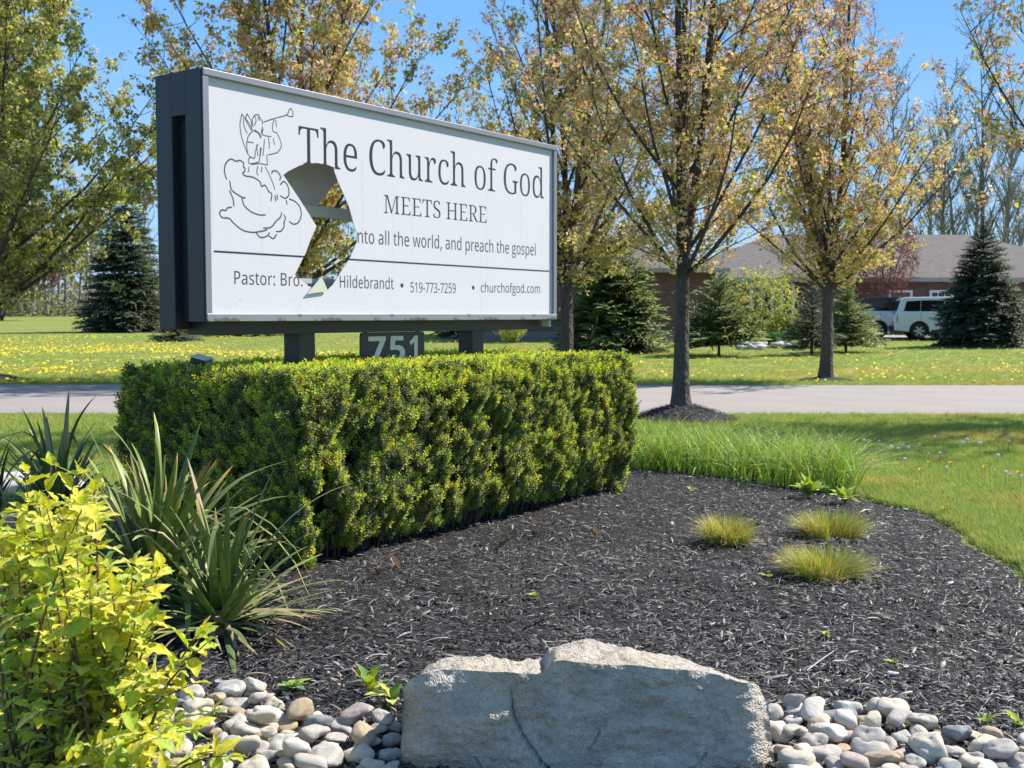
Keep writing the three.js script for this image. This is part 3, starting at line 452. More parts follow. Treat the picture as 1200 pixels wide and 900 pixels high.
conifer(treeAt(952, 34, 'pine_tree', 'dark young pine half hidden by the trunk across the road'), 137, { h: 2.5, r: 0.75, whorls: 16, per: 11, ragged: 0.35, up: 0.2, base: 0.2, trunkR: 0.05, c1: [0.07, 0.11, 0.04] });
conifer(treeAt(992, 36, 'pine_tree', 'pale green young pine left of the silver vehicle'), 139, { h: 2.4, r: 0.95, whorls: 20, per: 13, ragged: 0.4, up: 0.25, base: 0.2, trunkR: 0.05, c0: [0.09, 0.13, 0.04], c1: [0.30, 0.36, 0.10] });

// rounded shrubs
const shrubLeaf = leafMat([1, 1, 1], 0.3, 0.6);
function shrub(px, depth, w, h, cols, label, s, n = 500, name = 'shrub', y0 = 0, size = 1.1) {
  const o = thing(name, label, name === 'shrub' ? 'shrub' : 'tree', [xAt(px, depth), groundY(depth), -depth]), R = rng(s), lists = [[], [], []], st = new GB();
  for (let k = 0; k < n; k++) { const a = R() * 6.28, z = 2 * R() - 1, rr = Math.pow(0.35 + 0.65 * R(), 0.5), q = Math.sqrt(1 - z * z), d = V(Math.cos(a) * q, z, Math.sin(a) * q), b = 1 + 0.5 * fbm(d.x * 2 + s, d.y * 2, d.z * 2, 3), p = V(d.x * w / 2 * rr * b, y0 + h * 0.52 + d.y * h * 0.48 * rr * b, d.z * w / 2 * rr * b); if (p.y < 0.02) continue; const c = cols[Math.floor(R() * cols.length)], j = 0.7 + 0.6 * R(); lists[Math.floor(R() * 3)].push({ m: dirMat(p, d.clone().add(V(R() - 0.5, R(), R() - 0.5)), R() * 6.28, size * (0.7 + 0.6 * R())), c: C(c[0] * j, c[1] * j, c[2] * j) }); }
  for (let k = 0; k < 9; k++) { const a = k * 0.7; st.tube([V(0.05 * Math.cos(a), -0.02, 0.05 * Math.sin(a)), V(0.15 * w * Math.cos(a), y0 + h * 0.35, 0.15 * w * Math.sin(a)), V(0.3 * w * Math.cos(a), y0 + h * 0.75, 0.3 * w * Math.sin(a))], [y0 ? 0.05 : 0.025, 0.018, 0.005], 5); }
  part('stems', st.build(), bark, o); lists.forEach((l, i) => l.length && copies('foliage', clusters[i], shrubLeaf, l, o)); return o;
}
shrub(600, 44, 1.4, 1.3, [YG, OLIVE], 'yellow-green bush glimpsed under the far end of the sign', 201, 600);
shrub(886, 43, 3.4, 3.1, [YG, [0.30, 0.36, 0.08], OLIVE, GOLD], 'tall yellow-green shrub in front of the house window', 203, 1300);
shrub(916, 43, 1.1, 1.2, [[0.12, 0.17, 0.03], YG], 'rounded green shrub at the foot of the house wall', 205, 700);
shrub(912, 40, 0.9, 0.55, [[0.10, 0.22, 0.03]], 'low bright green globe shrub above the rock bed', 207, 450);
shrub(880, 40.5, 1.1, 0.5, [YG, OLIVE], 'low yellow-green mound beside the globe shrub', 209, 400);
shrub(945, 43, 1.6, 1.2, [OLIVE, DEEP], 'dark green bush between rock bed and trunk', 211, 600);
shrub(1010, 42, 1.0, 0.9, [YG, OLIVE], 'loose light green bush at the rear of the silver vehicle', 213, 400);
shrub(1036, 53.2, 3.4, 4.0, [[0.16, 0.03, 0.035], [0.22, 0.05, 0.05], [0.28, 0.11, 0.06]], 'dark red leaved small tree behind the parked vehicles', 215, 1700, 'red_leaved_tree', 1.7);
shrub(2, 95, 10, 4.6, [[0.10, 0.045, 0.06], [0.14, 0.06, 0.075]], 'purple leaved tree far across the lawn at the left edge', 217, 2200, 'purple_leaved_tree', 2.2, 3.2);

// far bare trees of the wood, each a thing; the undergrowth between them is one mass
{
  const R0 = rng(301), bud = [leafCluster(5, 0.11, RC, 0.2), leafCluster(4, 0.13, RC, 0.2)], budM = leafMat([1, 1, 1], 0.3, 0.9), pale = mat([0.20, 0.18, 0.15], { roughness: 1 }), grey = mat([0.27, 0.25, 0.22], { roughness: 1 });
  const palW = () => { const v = R0(), j = 0.8 + 0.5 * R0(); return v < 0.5 ? C(0.25 * j, 0.25 * j, 0.11 * j) : v < 0.8 ? C(0.22 * j, 0.28 * j, 0.08 * j) : C(0.30 * j, 0.22 * j, 0.15 * j); };
  const protos = [0, 1, 2, 3].map((k) => { const g = new THREE.Group(); const R = rng(310 + k), wood = new GB(), l = [[], []]; const h = [15, 12.5, 17, 14][k], tp = bend(V(0, -0.2, 0), V((R() - 0.5) * 0.08, 1, (R() - 0.5) * 0.08), h, 9, R, 0.07, 0.03); const tg = new GB(); tg.tube(tp, tp.map((_, i) => 0.20 * (1 - i / 9.4)), 7);
    for (let j = 0; j < 34; j++) { const t = 0.25 + 0.74 * R(), b = along(tp, t), a = R() * 6.28, bp = bend(b.p, V(Math.cos(a), 1.1 + R(), Math.sin(a)), (1 - t * 0.6) * h * 0.26, 4, R, 0.3, 0.3); wood.tube(bp, [0.06, 0.045, 0.035, 0.025, 0.012].map((x) => x * (1.2 - t * 0.5)), 4); for (let m = 0; m < 5; m++) { const c = along(bp, 0.3 + 0.7 * R()), cp = bend(c.p, c.d.clone().add(V(R() - 0.5, R() - 0.2, R() - 0.5)), 1.2, 3, R, 0.4, 0.1); wood.tube(cp, [0.022, 0.017, 0.012, 0.008], 3); for (let u = 0; u < 4; u++) if (R() < 0.55) l[Math.floor(R() * 2)].push({ m: dirMat(along(cp, R()).p, V(R() - 0.5, R(), R() - 0.5), R() * 6, 0.6 + 0.6 * R()), c: palW() }); } }
    part('trunk', tg.build(), k % 2 ? grey : pale, g); part('limbs', wood.build(), k % 2 ? grey : pale, g); l.forEach((q, i) => copies('crown', bud[i], budM, q, g)); return g; });
  let n = 0; const side = (pxs, d0, spreadD, label, group, sc) => pxs.forEach((px) => { const depth = d0 + spreadD * R0(), o = protos[n++ % 4].clone(); o.name = numbered('bare_tree'); o.position.set(xAt(px + (R0() - 0.5) * 6, depth), groundY(depth), -depth); o.rotation.y = R0() * 6.28; o.scale.setScalar(sc * (0.8 + 0.4 * R0())); scene.add(o); tag(o, label, 'bare tree', group); });
  side([3, 9, 14, 22, 30, 40, 50, 57, 62, 70, 77, 84, 92, 99, 105, 112, 125, 140, 165], 118, 22, 'thin pale bare tree in the wood beyond the left lawn', 'bare trees of the wood beyond the left lawn', 0.95);
  side([1020, 1062, 1084, 1096, 1110, 1124, 1136, 1150, 1166, 1180, 1194, 1212], 84, 14, 'tall bare tree standing behind the roof of the house', 'bare trees behind the house', 1.05);
  side([700, 740, 790, 850, 900, 950], 100, 25, 'bare tree far behind the sign and the maples', 'bare trees far behind the maples', 0.85);
  const list = [[], []]; for (let k = 0; k < 5200; k++) { const px = lerp(-120, 560, R0()), depth = 119 + 26 * R0(), y = groundY(depth) + 4.6 * R0() * R0() + 0.1; const c = palW(); list[k % 2].push({ m: trs(xAt(px, depth), y, -depth, R0() * 6, R0() * 6, R0() * 6, 1.6 + 2.4 * R0()), c }); }
  const u = new THREE.Group(); u.name = 'undergrowth'; u.userData = { label: 'pale yellow-green undergrowth at the edge of the far wood', category: 'undergrowth', kind: 'stuff' }; scene.add(u); list.forEach((l, i) => copies('foliage', bud[i], budM, l, u));
  const far = new THREE.Group(); far.name = 'woods'; far.userData = { label: 'hazy grey wood closing the view behind the house and lawn', category: 'woods', kind: 'stuff' }; scene.add(far);
  const fl = [[], []]; for (let k = 0; k < 9000; k++) { const depth = 150 + 40 * R0(), x = lerp(-1, 1, R0()) * 0.75 * depth, y = groundY(depth) + 6.5 * Math.pow(R0(), 1.6) * (0.8 + 0.3 * fbm(x * 0.05, 1, 1)); const j = 0.8 + 0.4 * R0(); fl[k % 2].push({ m: trs(x, y, -depth, R0() * 6, R0() * 6, R0() * 6, 3 + 4 * R0()), c: R0() < 0.5 ? C(0.26 * j, 0.26 * j, 0.17 * j) : C(0.27 * j, 0.24 * j, 0.20 * j) }); }
  fl.forEach((l, i) => copies('foliage', bud[i], budM, l, far));
}

// ------------------------------------------------------------------ house, rock bed, vehicles
{
  const brickTex = texture(512, (x, y) => { const row = Math.floor(y * 16), fx = (x * 8 + (row % 2) * 0.5) % 1, fy = (y * 16) % 1, id = hash(Math.floor(x * 8 + (row % 2) * 0.5) % 8, row, 5), mort = fx < 0.05 || fy < 0.12, k = 0.75 + 0.5 * id + 0.2 * tileNoise(x, y, 32, 5, 2); return mort ? [0.16, 0.13, 0.12] : [0.15 * k, 0.075 * k, 0.062 * k]; });
  const brick = mat([1, 1, 1], { map: brickTex }), shingleTex = texture(512, (x, y) => { const row = Math.floor(y * 24), id = hash(Math.floor(x * 20 + (row % 2) * 0.5) % 20, row, 9), k = (0.85 + 0.3 * id) * ((y * 24) % 1 < 0.14 ? 0.6 : 1); return [0.155 * k, 0.135 * k, 0.125 * k]; });
  const shingle = mat([1, 1, 1], { map: shingleTex, roughness: 0.95 }), white = mat([0.72, 0.72, 0.70], { roughness: 0.5 }), fascia = mat([0.36, 0.33, 0.31], { roughness: 0.6 }), glass = mat([0.02, 0.025, 0.03], { roughness: 0.06, metalness: 0.0 }), found = mat([0.19, 0.18, 0.17]);
  const house = thing('brick_house', 'low brick house with grey-brown hipped roofs behind the trees', 'house', [0, groundY(46), -46]);
  const uvBox = (g) => { const p = g.attributes.position, n = g.attributes.normal, u = g.attributes.uv; for (let i = 0; i < p.count; i++) u.setXY(i, (Math.abs(n.getX(i)) > 0.5 ? p.getZ(i) : p.getX(i)) / 1.75, p.getY(i) / 1.2); return g; };
  const hip = (x0, x1, z0, z1, y, ridge) => { const g = new GB(), zc = (z0 + z1) / 2, hw = Math.abs(z1 - z0) / 2, a = [x0, y, z0], b = [x1, y, z0], c = [x1, y, z1], d = [x0, y, z1], e = [x0 + hw, ridge, zc], f = [x1 - hw, ridge, zc]; const face = (pts, along) => { const ids = pts.map((q) => g.v(...q, null, [(along ? q[2] : q[0]) / 3.2, Math.hypot(q[1] - y, along ? Math.min(Math.abs(q[0] - x0), Math.abs(q[0] - x1)) : Math.min(Math.abs(q[2] - z0), Math.abs(q[2] - z1))) / 3.2])); for (let i = 1; i < ids.length - 1; i++) g.t(ids[0], ids[i], ids[i + 1]); }; face([a, b, f, e]); face([b, c, f], 1); face([c, d, e, f]); face([d, a, e], 1); return g.build(); };
  // main block, nearer; garage block, further back on the right (z in house coordinates)
  const X0 = xAt(560, 46), X1 = xAt(838, 46), Y = groundY(46);
  const wall = (w, h, d, x, y, z) => part('wall', uvBox(box(w, h, d, x, y, z)), brick, house);
  wall(X1 - X0, 2.55, 10, (X0 + X1) / 2, 1.675, -5);
  part('foundation', box(X1 - X0 + 0.02, 0.42, 10.02, (X0 + X1) / 2, 0.19, -5), found, house);
  part('roof', hip(X0 - 0.5, X1 + 0.5, 0.5, -10.5, 2.99, 4.9), shingle, house);
  part('eaves', merge([box(X1 - X0 + 1, 0.05, 11, (X0 + X1) / 2, 2.953, -5), box(X1 - X0 + 1.03, 0.16, 0.03, (X0 + X1) / 2, 2.90, 0.515)]), fascia, house);
  const GZ = -9, GX0 = X1 - 0.3, GX1 = 31, gY = groundY(55) - Y;
  wall(GX1 - GX0, 2.75, 12, (GX0 + GX1) / 2, gY + 1.37, GZ - 6);
  part('roof', hip(GX0 - 0.5, GX1 + 0.5, GZ + 0.55, GZ - 12.5, gY + 2.80, gY + 5.35), shingle, house);
  part('eaves', merge([box(GX1 - GX0 + 1, 0.05, 13, (GX0 + GX1) / 2, gY + 2.765, GZ - 6), box(GX1 - GX0 + 1.03, 0.2, 0.03, (GX0 + GX1) / 2, gY + 2.70, GZ + 0.515)]), fascia, house);
  const win = (px, w, h, y, bars = 1) => { const x = xAt(px, 55), z = GZ; const p = part('window', box(w, h, 0.05, x, gY + y, z + 0.022), glass, house); part('frame', merge([box(0.13, h + 0.2, 0.10, x - w / 2 - 0.03, gY + y, z + 0.05), box(0.13, h + 0.2, 0.10, x + w / 2 + 0.03, gY + y, z + 0.05), box(w - 0.07, 0.13, 0.098, x, gY + y + h / 2 + 0.035, z + 0.05), box(w - 0.07, 0.13, 0.098, x, gY + y - h / 2 - 0.035, z + 0.05), ...Array.from({ length: bars }, (_, k) => box(0.04, h, 0.06, x - w / 2 + (k + 1) * w / (bars + 1), gY + y, z + 0.035))]), white, p); return p; };
  win(892, 1.0, 1.7, 1.5); win(922, 0.5, 1.9, 1.45, 0); win(1102, 1.0, 1.1, 1.55, 2); win(800, 0.9, 1.2, 1.6);
  { const x = xAt(1054, 55); part('door', box(0.95, 2.05, 0.06, x, gY + 1.05, GZ + 0.032), mat([0.12, 0.07, 0.06], { roughness: 0.5 }), house); part('door_frame', merge([box(0.12, 2.2, 0.09, x + 0.54, gY + 1.1, GZ + 0.046), box(0.12, 2.2, 0.09, x - 0.54, gY + 1.1, GZ + 0.046), box(0.96, 0.12, 0.088, x, gY + 2.14, GZ + 0.046)]), white, house); }
  // paved yard under the vehicles
  const g = new GB(); for (const [px, d] of [[985, 47.4], [1400, 47.4], [1400, 53.5], [1000, 53.5]]) g.v(xAt(px, d), groundY(d) + 0.03, -d, null, [xAt(px, d) / 3, d / 3]); g.q(0, 1, 2, 3); struct('driveway', g.build(), mat([0.40, 0.37, 0.34], { roughness: 0.95, map: texture(128, (x, y) => { const k = 1 + 0.15 * tileNoise(x, y, 8, 5, 4); return [k * 0.85, k * 0.85, k * 0.85]; }) }), 'pale paved yard under the parked vehicles');
}
function stoneGeo(s, detail, sq = [1, 0.7, 0.85], rough = 0.16) { const g = mergeVertices(new THREE.IcosahedronGeometry(0.5, detail).deleteAttribute('normal').deleteAttribute('uv')), p = g.attributes.position, u = []; for (let i = 0; i < p.count; i++) { const v = V(p.getX(i), p.getY(i), p.getZ(i)).normalize(); let r = 1 + rough * 2.2 * fbm(v.x * 1.1 + s * 3.1, v.y * 1.1, v.z * 1.1 + s, 2) + rough * 0.35 * fbm(v.x * 4 + s, v.y * 4, v.z * 4, 2); const d3 = V(Math.cos(s * 4.1), Math.sin(s * 1.9), Math.cos(s * 6.1)).normalize(), d4 = V(0.2 * Math.sin(s), 1, 0.3 * Math.cos(s * 3)).normalize(), d1 = V(Math.sin(s * 2.1), Math.cos(s * 1.3), Math.sin(s * 5.7)).normalize(), d2 = V(Math.cos(s * 3.3), Math.sin(s * 2.9), Math.cos(s)).normalize(); for (const d of [d1, d2, d3, d4]) { const k = v.dot(d); if (k > 0.6) r *= lerp(1, 0.6 / k, 0.85); } p.setXYZ(i, v.x * r * 0.5 * sq[0], v.y * r * 0.5 * sq[1], v.z * r * 0.5 * sq[2]); u.push(v.x * 0.8 + v.z * 0.3, v.y * 0.8 + v.z * 0.5); } g.setAttribute('uv', new THREE.Float32BufferAttribute(u, 2)); g.computeVertexNormals(); return g; }
const stoneTex = texture(256, (x, y) => { const k = 0.92 + 0.22 * tileNoise(x, y, 5, 91, 5) + 0.25 * tileNoise(x, y, 64, 93, 2); return [k * 0.95, k * 0.94, k * 0.92]; }), stoneBump = texture(256, (x, y) => 0.5 + 0.5 * tileNoise(x, y, 24, 93, 4), { srgb: false });
const stoneMat = (c) => mat(c, { map: stoneTex, bumpMap: stoneBump, bumpScale: 0.0015, roughness: 0.82 });
{ // pale rocks of the planting bed by the house
  const R = rng(401), m = stoneMat([0.55, 0.53, 0.50]), geos = [1, 2, 3].map((s) => stoneGeo(s + 0.3, 2, [1, 0.6, 0.9], 0.2));
  for (let k = 0; k < 16; k++) { const px = lerp(866, 930, R()), d = lerp(37.2, 39.5, R()), o = shad(new THREE.Mesh(geos[k % 3], m)); o.name = numbered('garden_rock'); o.position.set(xAt(px, d), groundY(d) + 0.03 + (d - 37) * 0.05, -d); o.rotation.y = R() * 6; o.scale.setScalar(0.3 + 0.28 * R()); scene.add(o); tag(o, 'pale rock in the rock bed below the globe shrub', 'rock', 'pale rocks of the bed by the house'); }
}
// vehicles: two estate bodies seen from the side, nose to the right
{
  const paint = new THREE.MeshPhysicalMaterial({ color: C(0.66, 0.68, 0.72), roughness: 0.35, metalness: 0.15, clearcoat: 0.8, clearcoatRoughness: 0.08, side: THREE.DoubleSide }), glass = mat([0.008, 0.009, 0.011], { roughness: 0.05 }), black = mat([0.012, 0.012, 0.013], { roughness: 0.7 }), rubber = mat([0.015, 0.015, 0.016], { roughness: 0.9 }), alloy = mat([0.62, 0.63, 0.65], { roughness: 0.3, metalness: 0.7 }), red = mat([0.25, 0.01, 0.015], { roughness: 0.2 });
  const shape = (pts) => { const s = new THREE.Shape(); pts.forEach(([x, y], i) => i ? s.lineTo(x, y) : s.moveTo(x, y)); s.closePath(); return s; };
  function vehicle(name, label, px, depth, turn, rear, front, W = 1.86, cabinPaint = paint) {
    const o = thing(name, label, 'vehicle', [xAt(px, depth), groundY(depth) + 0.03, -depth], turn);
    const arch = (cx, r) => Array.from({ length: 11 }, (_, k) => { const a = Math.PI - k / 10 * Math.PI; return [cx + Math.cos(a) * r, 0.36 + Math.sin(a) * r * 1.02]; });
    // lower body with wheel arches cut out of its outline; x runs from tail (0) to nose
    const lower = shape([[0.05, 0.42], [rear - 0.46, 0.36], ...arch(rear, 0.45), [front - 0.46, 0.34], ...arch(front, 0.45), [4.72, 0.36], [4.78, 0.6], [4.72, 0.9], [4.4, 1.02], [3.35, 1.12], [0.12, 1.14], [0.02, 0.95]]);
    const lg = new THREE.ExtrudeGeometry(lower, { depth: W - 0.12, bevelEnabled: true, bevelSize: 0.05, bevelThickness: 0.06, bevelSegments: 3 }); lg.translate(0, 0, -(W - 0.12) / 2); part('body', lg, paint, o);
    const cab = shape([[0.14, 1.15], [0.30, 1.66], [0.42, 1.74], [2.35, 1.76], [2.55, 1.70], [3.32, 1.15]]); const cg = new THREE.ExtrudeGeometry(cab, { depth: W - 0.42, bevelEnabled: true, bevelSize: 0.04, bevelThickness: 0.1, bevelSegments: 3 }); cg.translate(0, 0, -(W - 0.42) / 2); part('cabin', cg, cabinPaint, o);
    const zs = (W - 0.42) / 2 + 0.104;
    for (const s of [1, -1]) {
      for (const pts of [[[0.38, 1.19], [0.48, 1.60], [1.04, 1.64], [1.04, 1.19]], [[1.065, 1.19], [1.065, 1.645], [1.98, 1.65], [1.98, 1.19]], [[2.005, 1.19], [2.005, 1.65], [2.42, 1.63], [2.98, 1.19]]]) { const g = new THREE.ExtrudeGeometry(shape(pts), { depth: 0.012, bevelEnabled: false }); g.translate(0, 0, s > 0 ? zs : -zs - 0.012); part('side_window', g, glass, o); }
      for (const x of [1.06, 1.99, 3.0]) part('door_seam', box(0.012, 0.62, 0.01, x, 0.8, s * (W / 2 + 0.001)), black, o);
      for (const x of [1.25, 2.18]) part('handle', box(0.16, 0.03, 0.03, x, 0.98, s * (W / 2 + 0.012), 0.01), paint, o);
      part('sill', box(front - rear - 0.95, 0.10, 0.05, (front + rear) / 2, 0.36, s * (W / 2 - 0.02), 0.01), black, o);
      part('mirror', box(0.12, 0.15, 0.20, 2.92, 1.22, s * (W / 2 + 0.06), 0.03), paint, o);
      part('tail_light', box(0.10, 0.34, 0.06, 0.10, 0.88, s * (W / 2 - 0.03), 0.015), red, o);
      for (const x of [rear, front]) {
        const tg = new THREE.TorusGeometry(0.285, 0.085, 12, 28); tg.scale(1, 1, 1.35); tg.translate(x, 0.36, s * (W / 2 - 0.10)); const w = part('wheel', tg, rubber, o);
        const rim = []; rim.push(new THREE.CylinderGeometry(0.23, 0.23, 0.10, 24).rotateX(Math.PI / 2).translate(x, 0.36, s * (W / 2 - 0.12))); part('hub_back', rim[0], black, w);
        const sp = []; for (let k = 0; k < 6; k++) { const a = k * Math.PI / 3; const g = box(0.21, 0.075, 0.03, 0.12, 0, 0, 0.008); g.rotateZ(a); g.translate(x, 0.36, s * (W / 2 - 0.05)); sp.push(g); } sp.push(new THREE.TorusGeometry(0.225, 0.018, 8, 28).translate(x, 0.36, s * (W / 2 - 0.05))); part('rim', merge(sp), alloy, w);
      }
    }
    { const g = box(0.02, 0.66, W - 0.55, 0, 0, 0); g.rotateZ(0.95); g.translate(2.985, 1.455, 0); part('windscreen', g, glass, o); }
    { const g = box(0.02, 0.42, W - 0.62, 0, 0, 0); g.rotateZ(-0.30); g.translate(0.175, 1.42, 0); part('rear_window', g, glass, o); }
    for (const s of [1, -1]) part('headlight', box(0.22, 0.14, 0.34, 4.62, 0.86, s * (W / 2 - 0.24), 0.03), mat([0.6, 0.62, 0.65], { roughness: 0.1 }), o);
    part('bumper', box(0.14, 0.22, W - 0.1, 4.74, 0.46, 0, 0.04), black, o); part('bumper', box(0.14, 0.2, W - 0.1, 0.04, 0.48, 0, 0.04), black, o);
    part('underbody', box(4.2, 0.2, W - 0.5, 2.4, 0.40, 0), black, o);
    return o;
  }
  vehicle('parked_car', 'silver vehicle in front, its nose hidden behind the dark spruce', 1045, 47.8, -0.2, 1.0, 3.6);
  vehicle('parked_car', 'silver vehicle behind, showing only its dark glazed tail', 1000, 49.7, -0.2, 0.98, 3.6, 1.86, mat([0.012, 0.013, 0.015], { roughness: 0.15 }));
}
// ------------------------------------------------------------------ grass and dandelions
function blade(L, w, lean, segs = 4) { const g = new GB(); for (let k = 0; k <= segs; k++) { const t = k / segs, ww = w * Math.pow(1 - t, 0.7) * 0.5, y = L * (t - 0.25 * lean * t * t), x = L * lean * t * t; if (k === segs) g.v(x, y, 0); else { g.v(x, y, -ww); g.v(x - ww * 0.35, y, 0); g.v(x, y, ww); } } for (let k = 0; k < segs - 1; k++) { const a = k * 3; g.q(a, a + 3, a + 4, a + 1); g.q(a + 1, a + 4, a + 5, a + 2); } const a = (segs - 1) * 3; g.t(a, a + 3, a + 1); g.t(a + 1, a + 3, a + 2); return g.build(); }
function tuft(n, L, w, spread, R) { const l = []; for (let k = 0; k < n; k++) { const g = blade(L * (0.6 + 0.6 * R()), w, 0.2 + 0.7 * R(), 2); g.rotateY(R() * 6.28); g.translate((R() - 0.5) * spread, 0, (R() - 0.5) * spread); l.push(g); } return mergeGeometries(l); }
const grassMat = leafMat([1, 1, 1], 0.42, 0.5);
{
  const R = rng(501), t1 = [tuft(9, 0.062, 0.0045, 0.05, R), tuft(8, 0.05, 0.004, 0.06, R)], lists = [[], []];
  const spot = (x, z, s) => { const n = fbm(x * 0.5 + 9, z * 0.9, 5.2, 3), dry = smooth(0.0, 0.35, n), j = 0.75 + 0.5 * R(), c = R() < 0.06 + 0.2 * dry ? C(0.56 * j, 0.47 * j, 0.17 * j) : C(lerp(0.34, 0.48, dry) * j * (0.85 + 0.4 * R()), 0.45 * j, 0.06 * j); lists[Math.floor(R() * 2)].push({ m: trs(x, groundY(z) - 0.004, -z, 0, R() * 6.28, 0, s * (0.8 + 0.5 * R()), s * (0.65 + 0.6 * R())), c }); };
  for (let k = 0; k < 64000; k++) { const z = 5.2 + 10 * Math.pow(R(), 1.35), x = lerp(0.3, 7.6, R()) * (z / 15) * 1.05 + (z < 8 ? 0.5 : 0); if (x / z > 0.52 || bedIn(x, z) > -0.01 || z > roadNear(x) - 0.03) continue; spot(x, z, 1); }
  for (let k = 0; k < 9000; k++) { const i = Math.floor(R() * 6), [ax, az] = BED[i], [bx, bz] = BED[i + 1], t = R(), x = lerp(ax, bx, t) + (R() - 0.5) * 0.5, z = lerp(az, bz, t) + (R() - 0.5) * 0.5, d = bedIn(x, z); if (d > 0.03 || d < -0.25) continue; spot(x, z, 1.25); } // taller at the spade edge
  for (let k = 0; k < 20000; k++) { const z = 7.6 + 7.3 * R(), x = -lerp(0.22, 0.52, R()) * z; if (bedIn(x, z) > -0.01 || z > roadNear(x) - 0.03) continue; spot(x, z, 1.1); }
  for (let k = 0; k < 42000; k++) { const z = 21 + 34 * Math.pow(R(), 1.6), x = lerp(-0.52, 0.52, R()) * z; if (z < roadFar(x) + 0.04) continue; spot(x, z, 1.3); }
  lists.forEach((l, i) => { const o = copies('grass', t1[i], grassMat, l, scene); o.userData.label = ['short green lawn grass', 'short lawn grass with dry blades'][i]; o.userData.category = 'grass'; });
  // dandelions beyond counting on the far lawn
  const disc = new GB(); { const c = disc.v(0, 0.006, 0), r = []; for (let k = 0; k < 8; k++) { const a = k / 8 * 6.283; r.push(disc.v(Math.cos(a) * 0.027, 0, Math.sin(a) * 0.027)); } for (let k = 0; k < 8; k++) disc.t(c, r[(k + 1) % 8], r[k]); }
  const far = []; for (let k = 0; k < 26000; k++) { const z = 21.6 + 32 * Math.pow(R(), 1.5), x = lerp(-0.52, 0.52, R()) * z; if (z < roadFar(x) + 0.1) continue; const dens = Math.pow(smooth(-0.3, 0.3, fbm(x * 0.35, z * 0.3, 3.3, 4)), 1.6) * (x < -3 ? 1.1 : 0.1) * (z < 40 ? 1 : 0.5); if (R() > dens) continue; far.push({ m: trs(x, groundY(z) + 0.05 + 0.03 * R(), -z, 0.75 * R(), (R() - 0.5) * 1.6, (R() - 0.5) * 0.6, 0.8 + 0.6 * R()), c: C(0.75, 0.52 + 0.1 * R(), 0.012) }); }
  const o = copies('dandelions', disc.build(), mat([1, 1, 1], { roughness: 0.7 }), far, scene); o.userData.label = 'yellow dandelions scattered over the far lawn'; o.userData.category = 'dandelions';
  // the ones near enough to point at
  const headY = mergeGeometries([0, 1, 2].map((k) => { const g = new THREE.ConeGeometry(0.022 - k * 0.005, 0.012, 16, 1, true); g.rotateX(Math.PI); g.translate(0, k * 0.004, 0); return g; })), stem = new THREE.CylinderGeometry(0.0018, 0.0022, 1, 6).translate(0, 0.5, 0), puff = new THREE.IcosahedronGeometry(0.016, 3);
  { const p = puff.attributes.position; for (let i = 0; i < p.count; i++) { const k = 1 + 0.25 * (hash(Math.round(p.getX(i) * 4e3), Math.round(p.getY(i) * 4e3), Math.round(p.getZ(i) * 4e3)) - 0.5); p.setXYZ(i, p.getX(i) * k, p.getY(i) * k, p.getZ(i) * k); } puff.computeVertexNormals(); }
  const yellow = mat([0.80, 0.60, 0.012]), fluff = mat([0.74, 0.71, 0.64], { roughness: 1 }), stemM = mat([0.16, 0.2, 0.06]);
  const make = (px, py, white, hgt) => { const p = onGround(px, py + 7), d = thing('dandelion', white ? 'white dandelion seed head in the grass right of the ornamental grass' : 'yellow dandelion flower in the near grass at the right', 'dandelion', p, 0, white ? 'dandelion seed heads on the near lawn' : 'yellow dandelions on the near lawn'); const s = part('stem', stem, stemM, d); s.scale.y = hgt; const h = part(white ? 'seed_head' : 'flower', white ? puff : headY, white ? fluff : yellow, d); h.position.y = hgt + (white ? 0.014 : 0); if (white) h.scale.setScalar(0.6 + 0.55 * R()); if (!white) h.rotation.z = 0.3; return d; };
  [[1012, 527], [1018, 523], [1031, 525], [1030, 520], [1044, 533], [1052, 537], [1058, 523], [1064, 527], [1077, 531], [1088, 535], [1101, 534], [1109, 551], [1122, 521], [1128, 526], [1133, 523], [1148, 525], [1148, 530], [1165, 556], [1181, 528], [1169, 541], [1178, 565], [1196, 571], [1182, 527], [1060, 540], [1095, 521], [1184, 560]].forEach(([x, y]) => make(x, y, true, 0.05 + 0.09 * R()));
  [[1079, 556], [1089, 546], [1107, 600], [1025, 543], [1154, 549], [1194, 558], [1115, 545]].forEach(([x, y]) => make(x, y, false, 0.06 + 0.03 * R()));
}
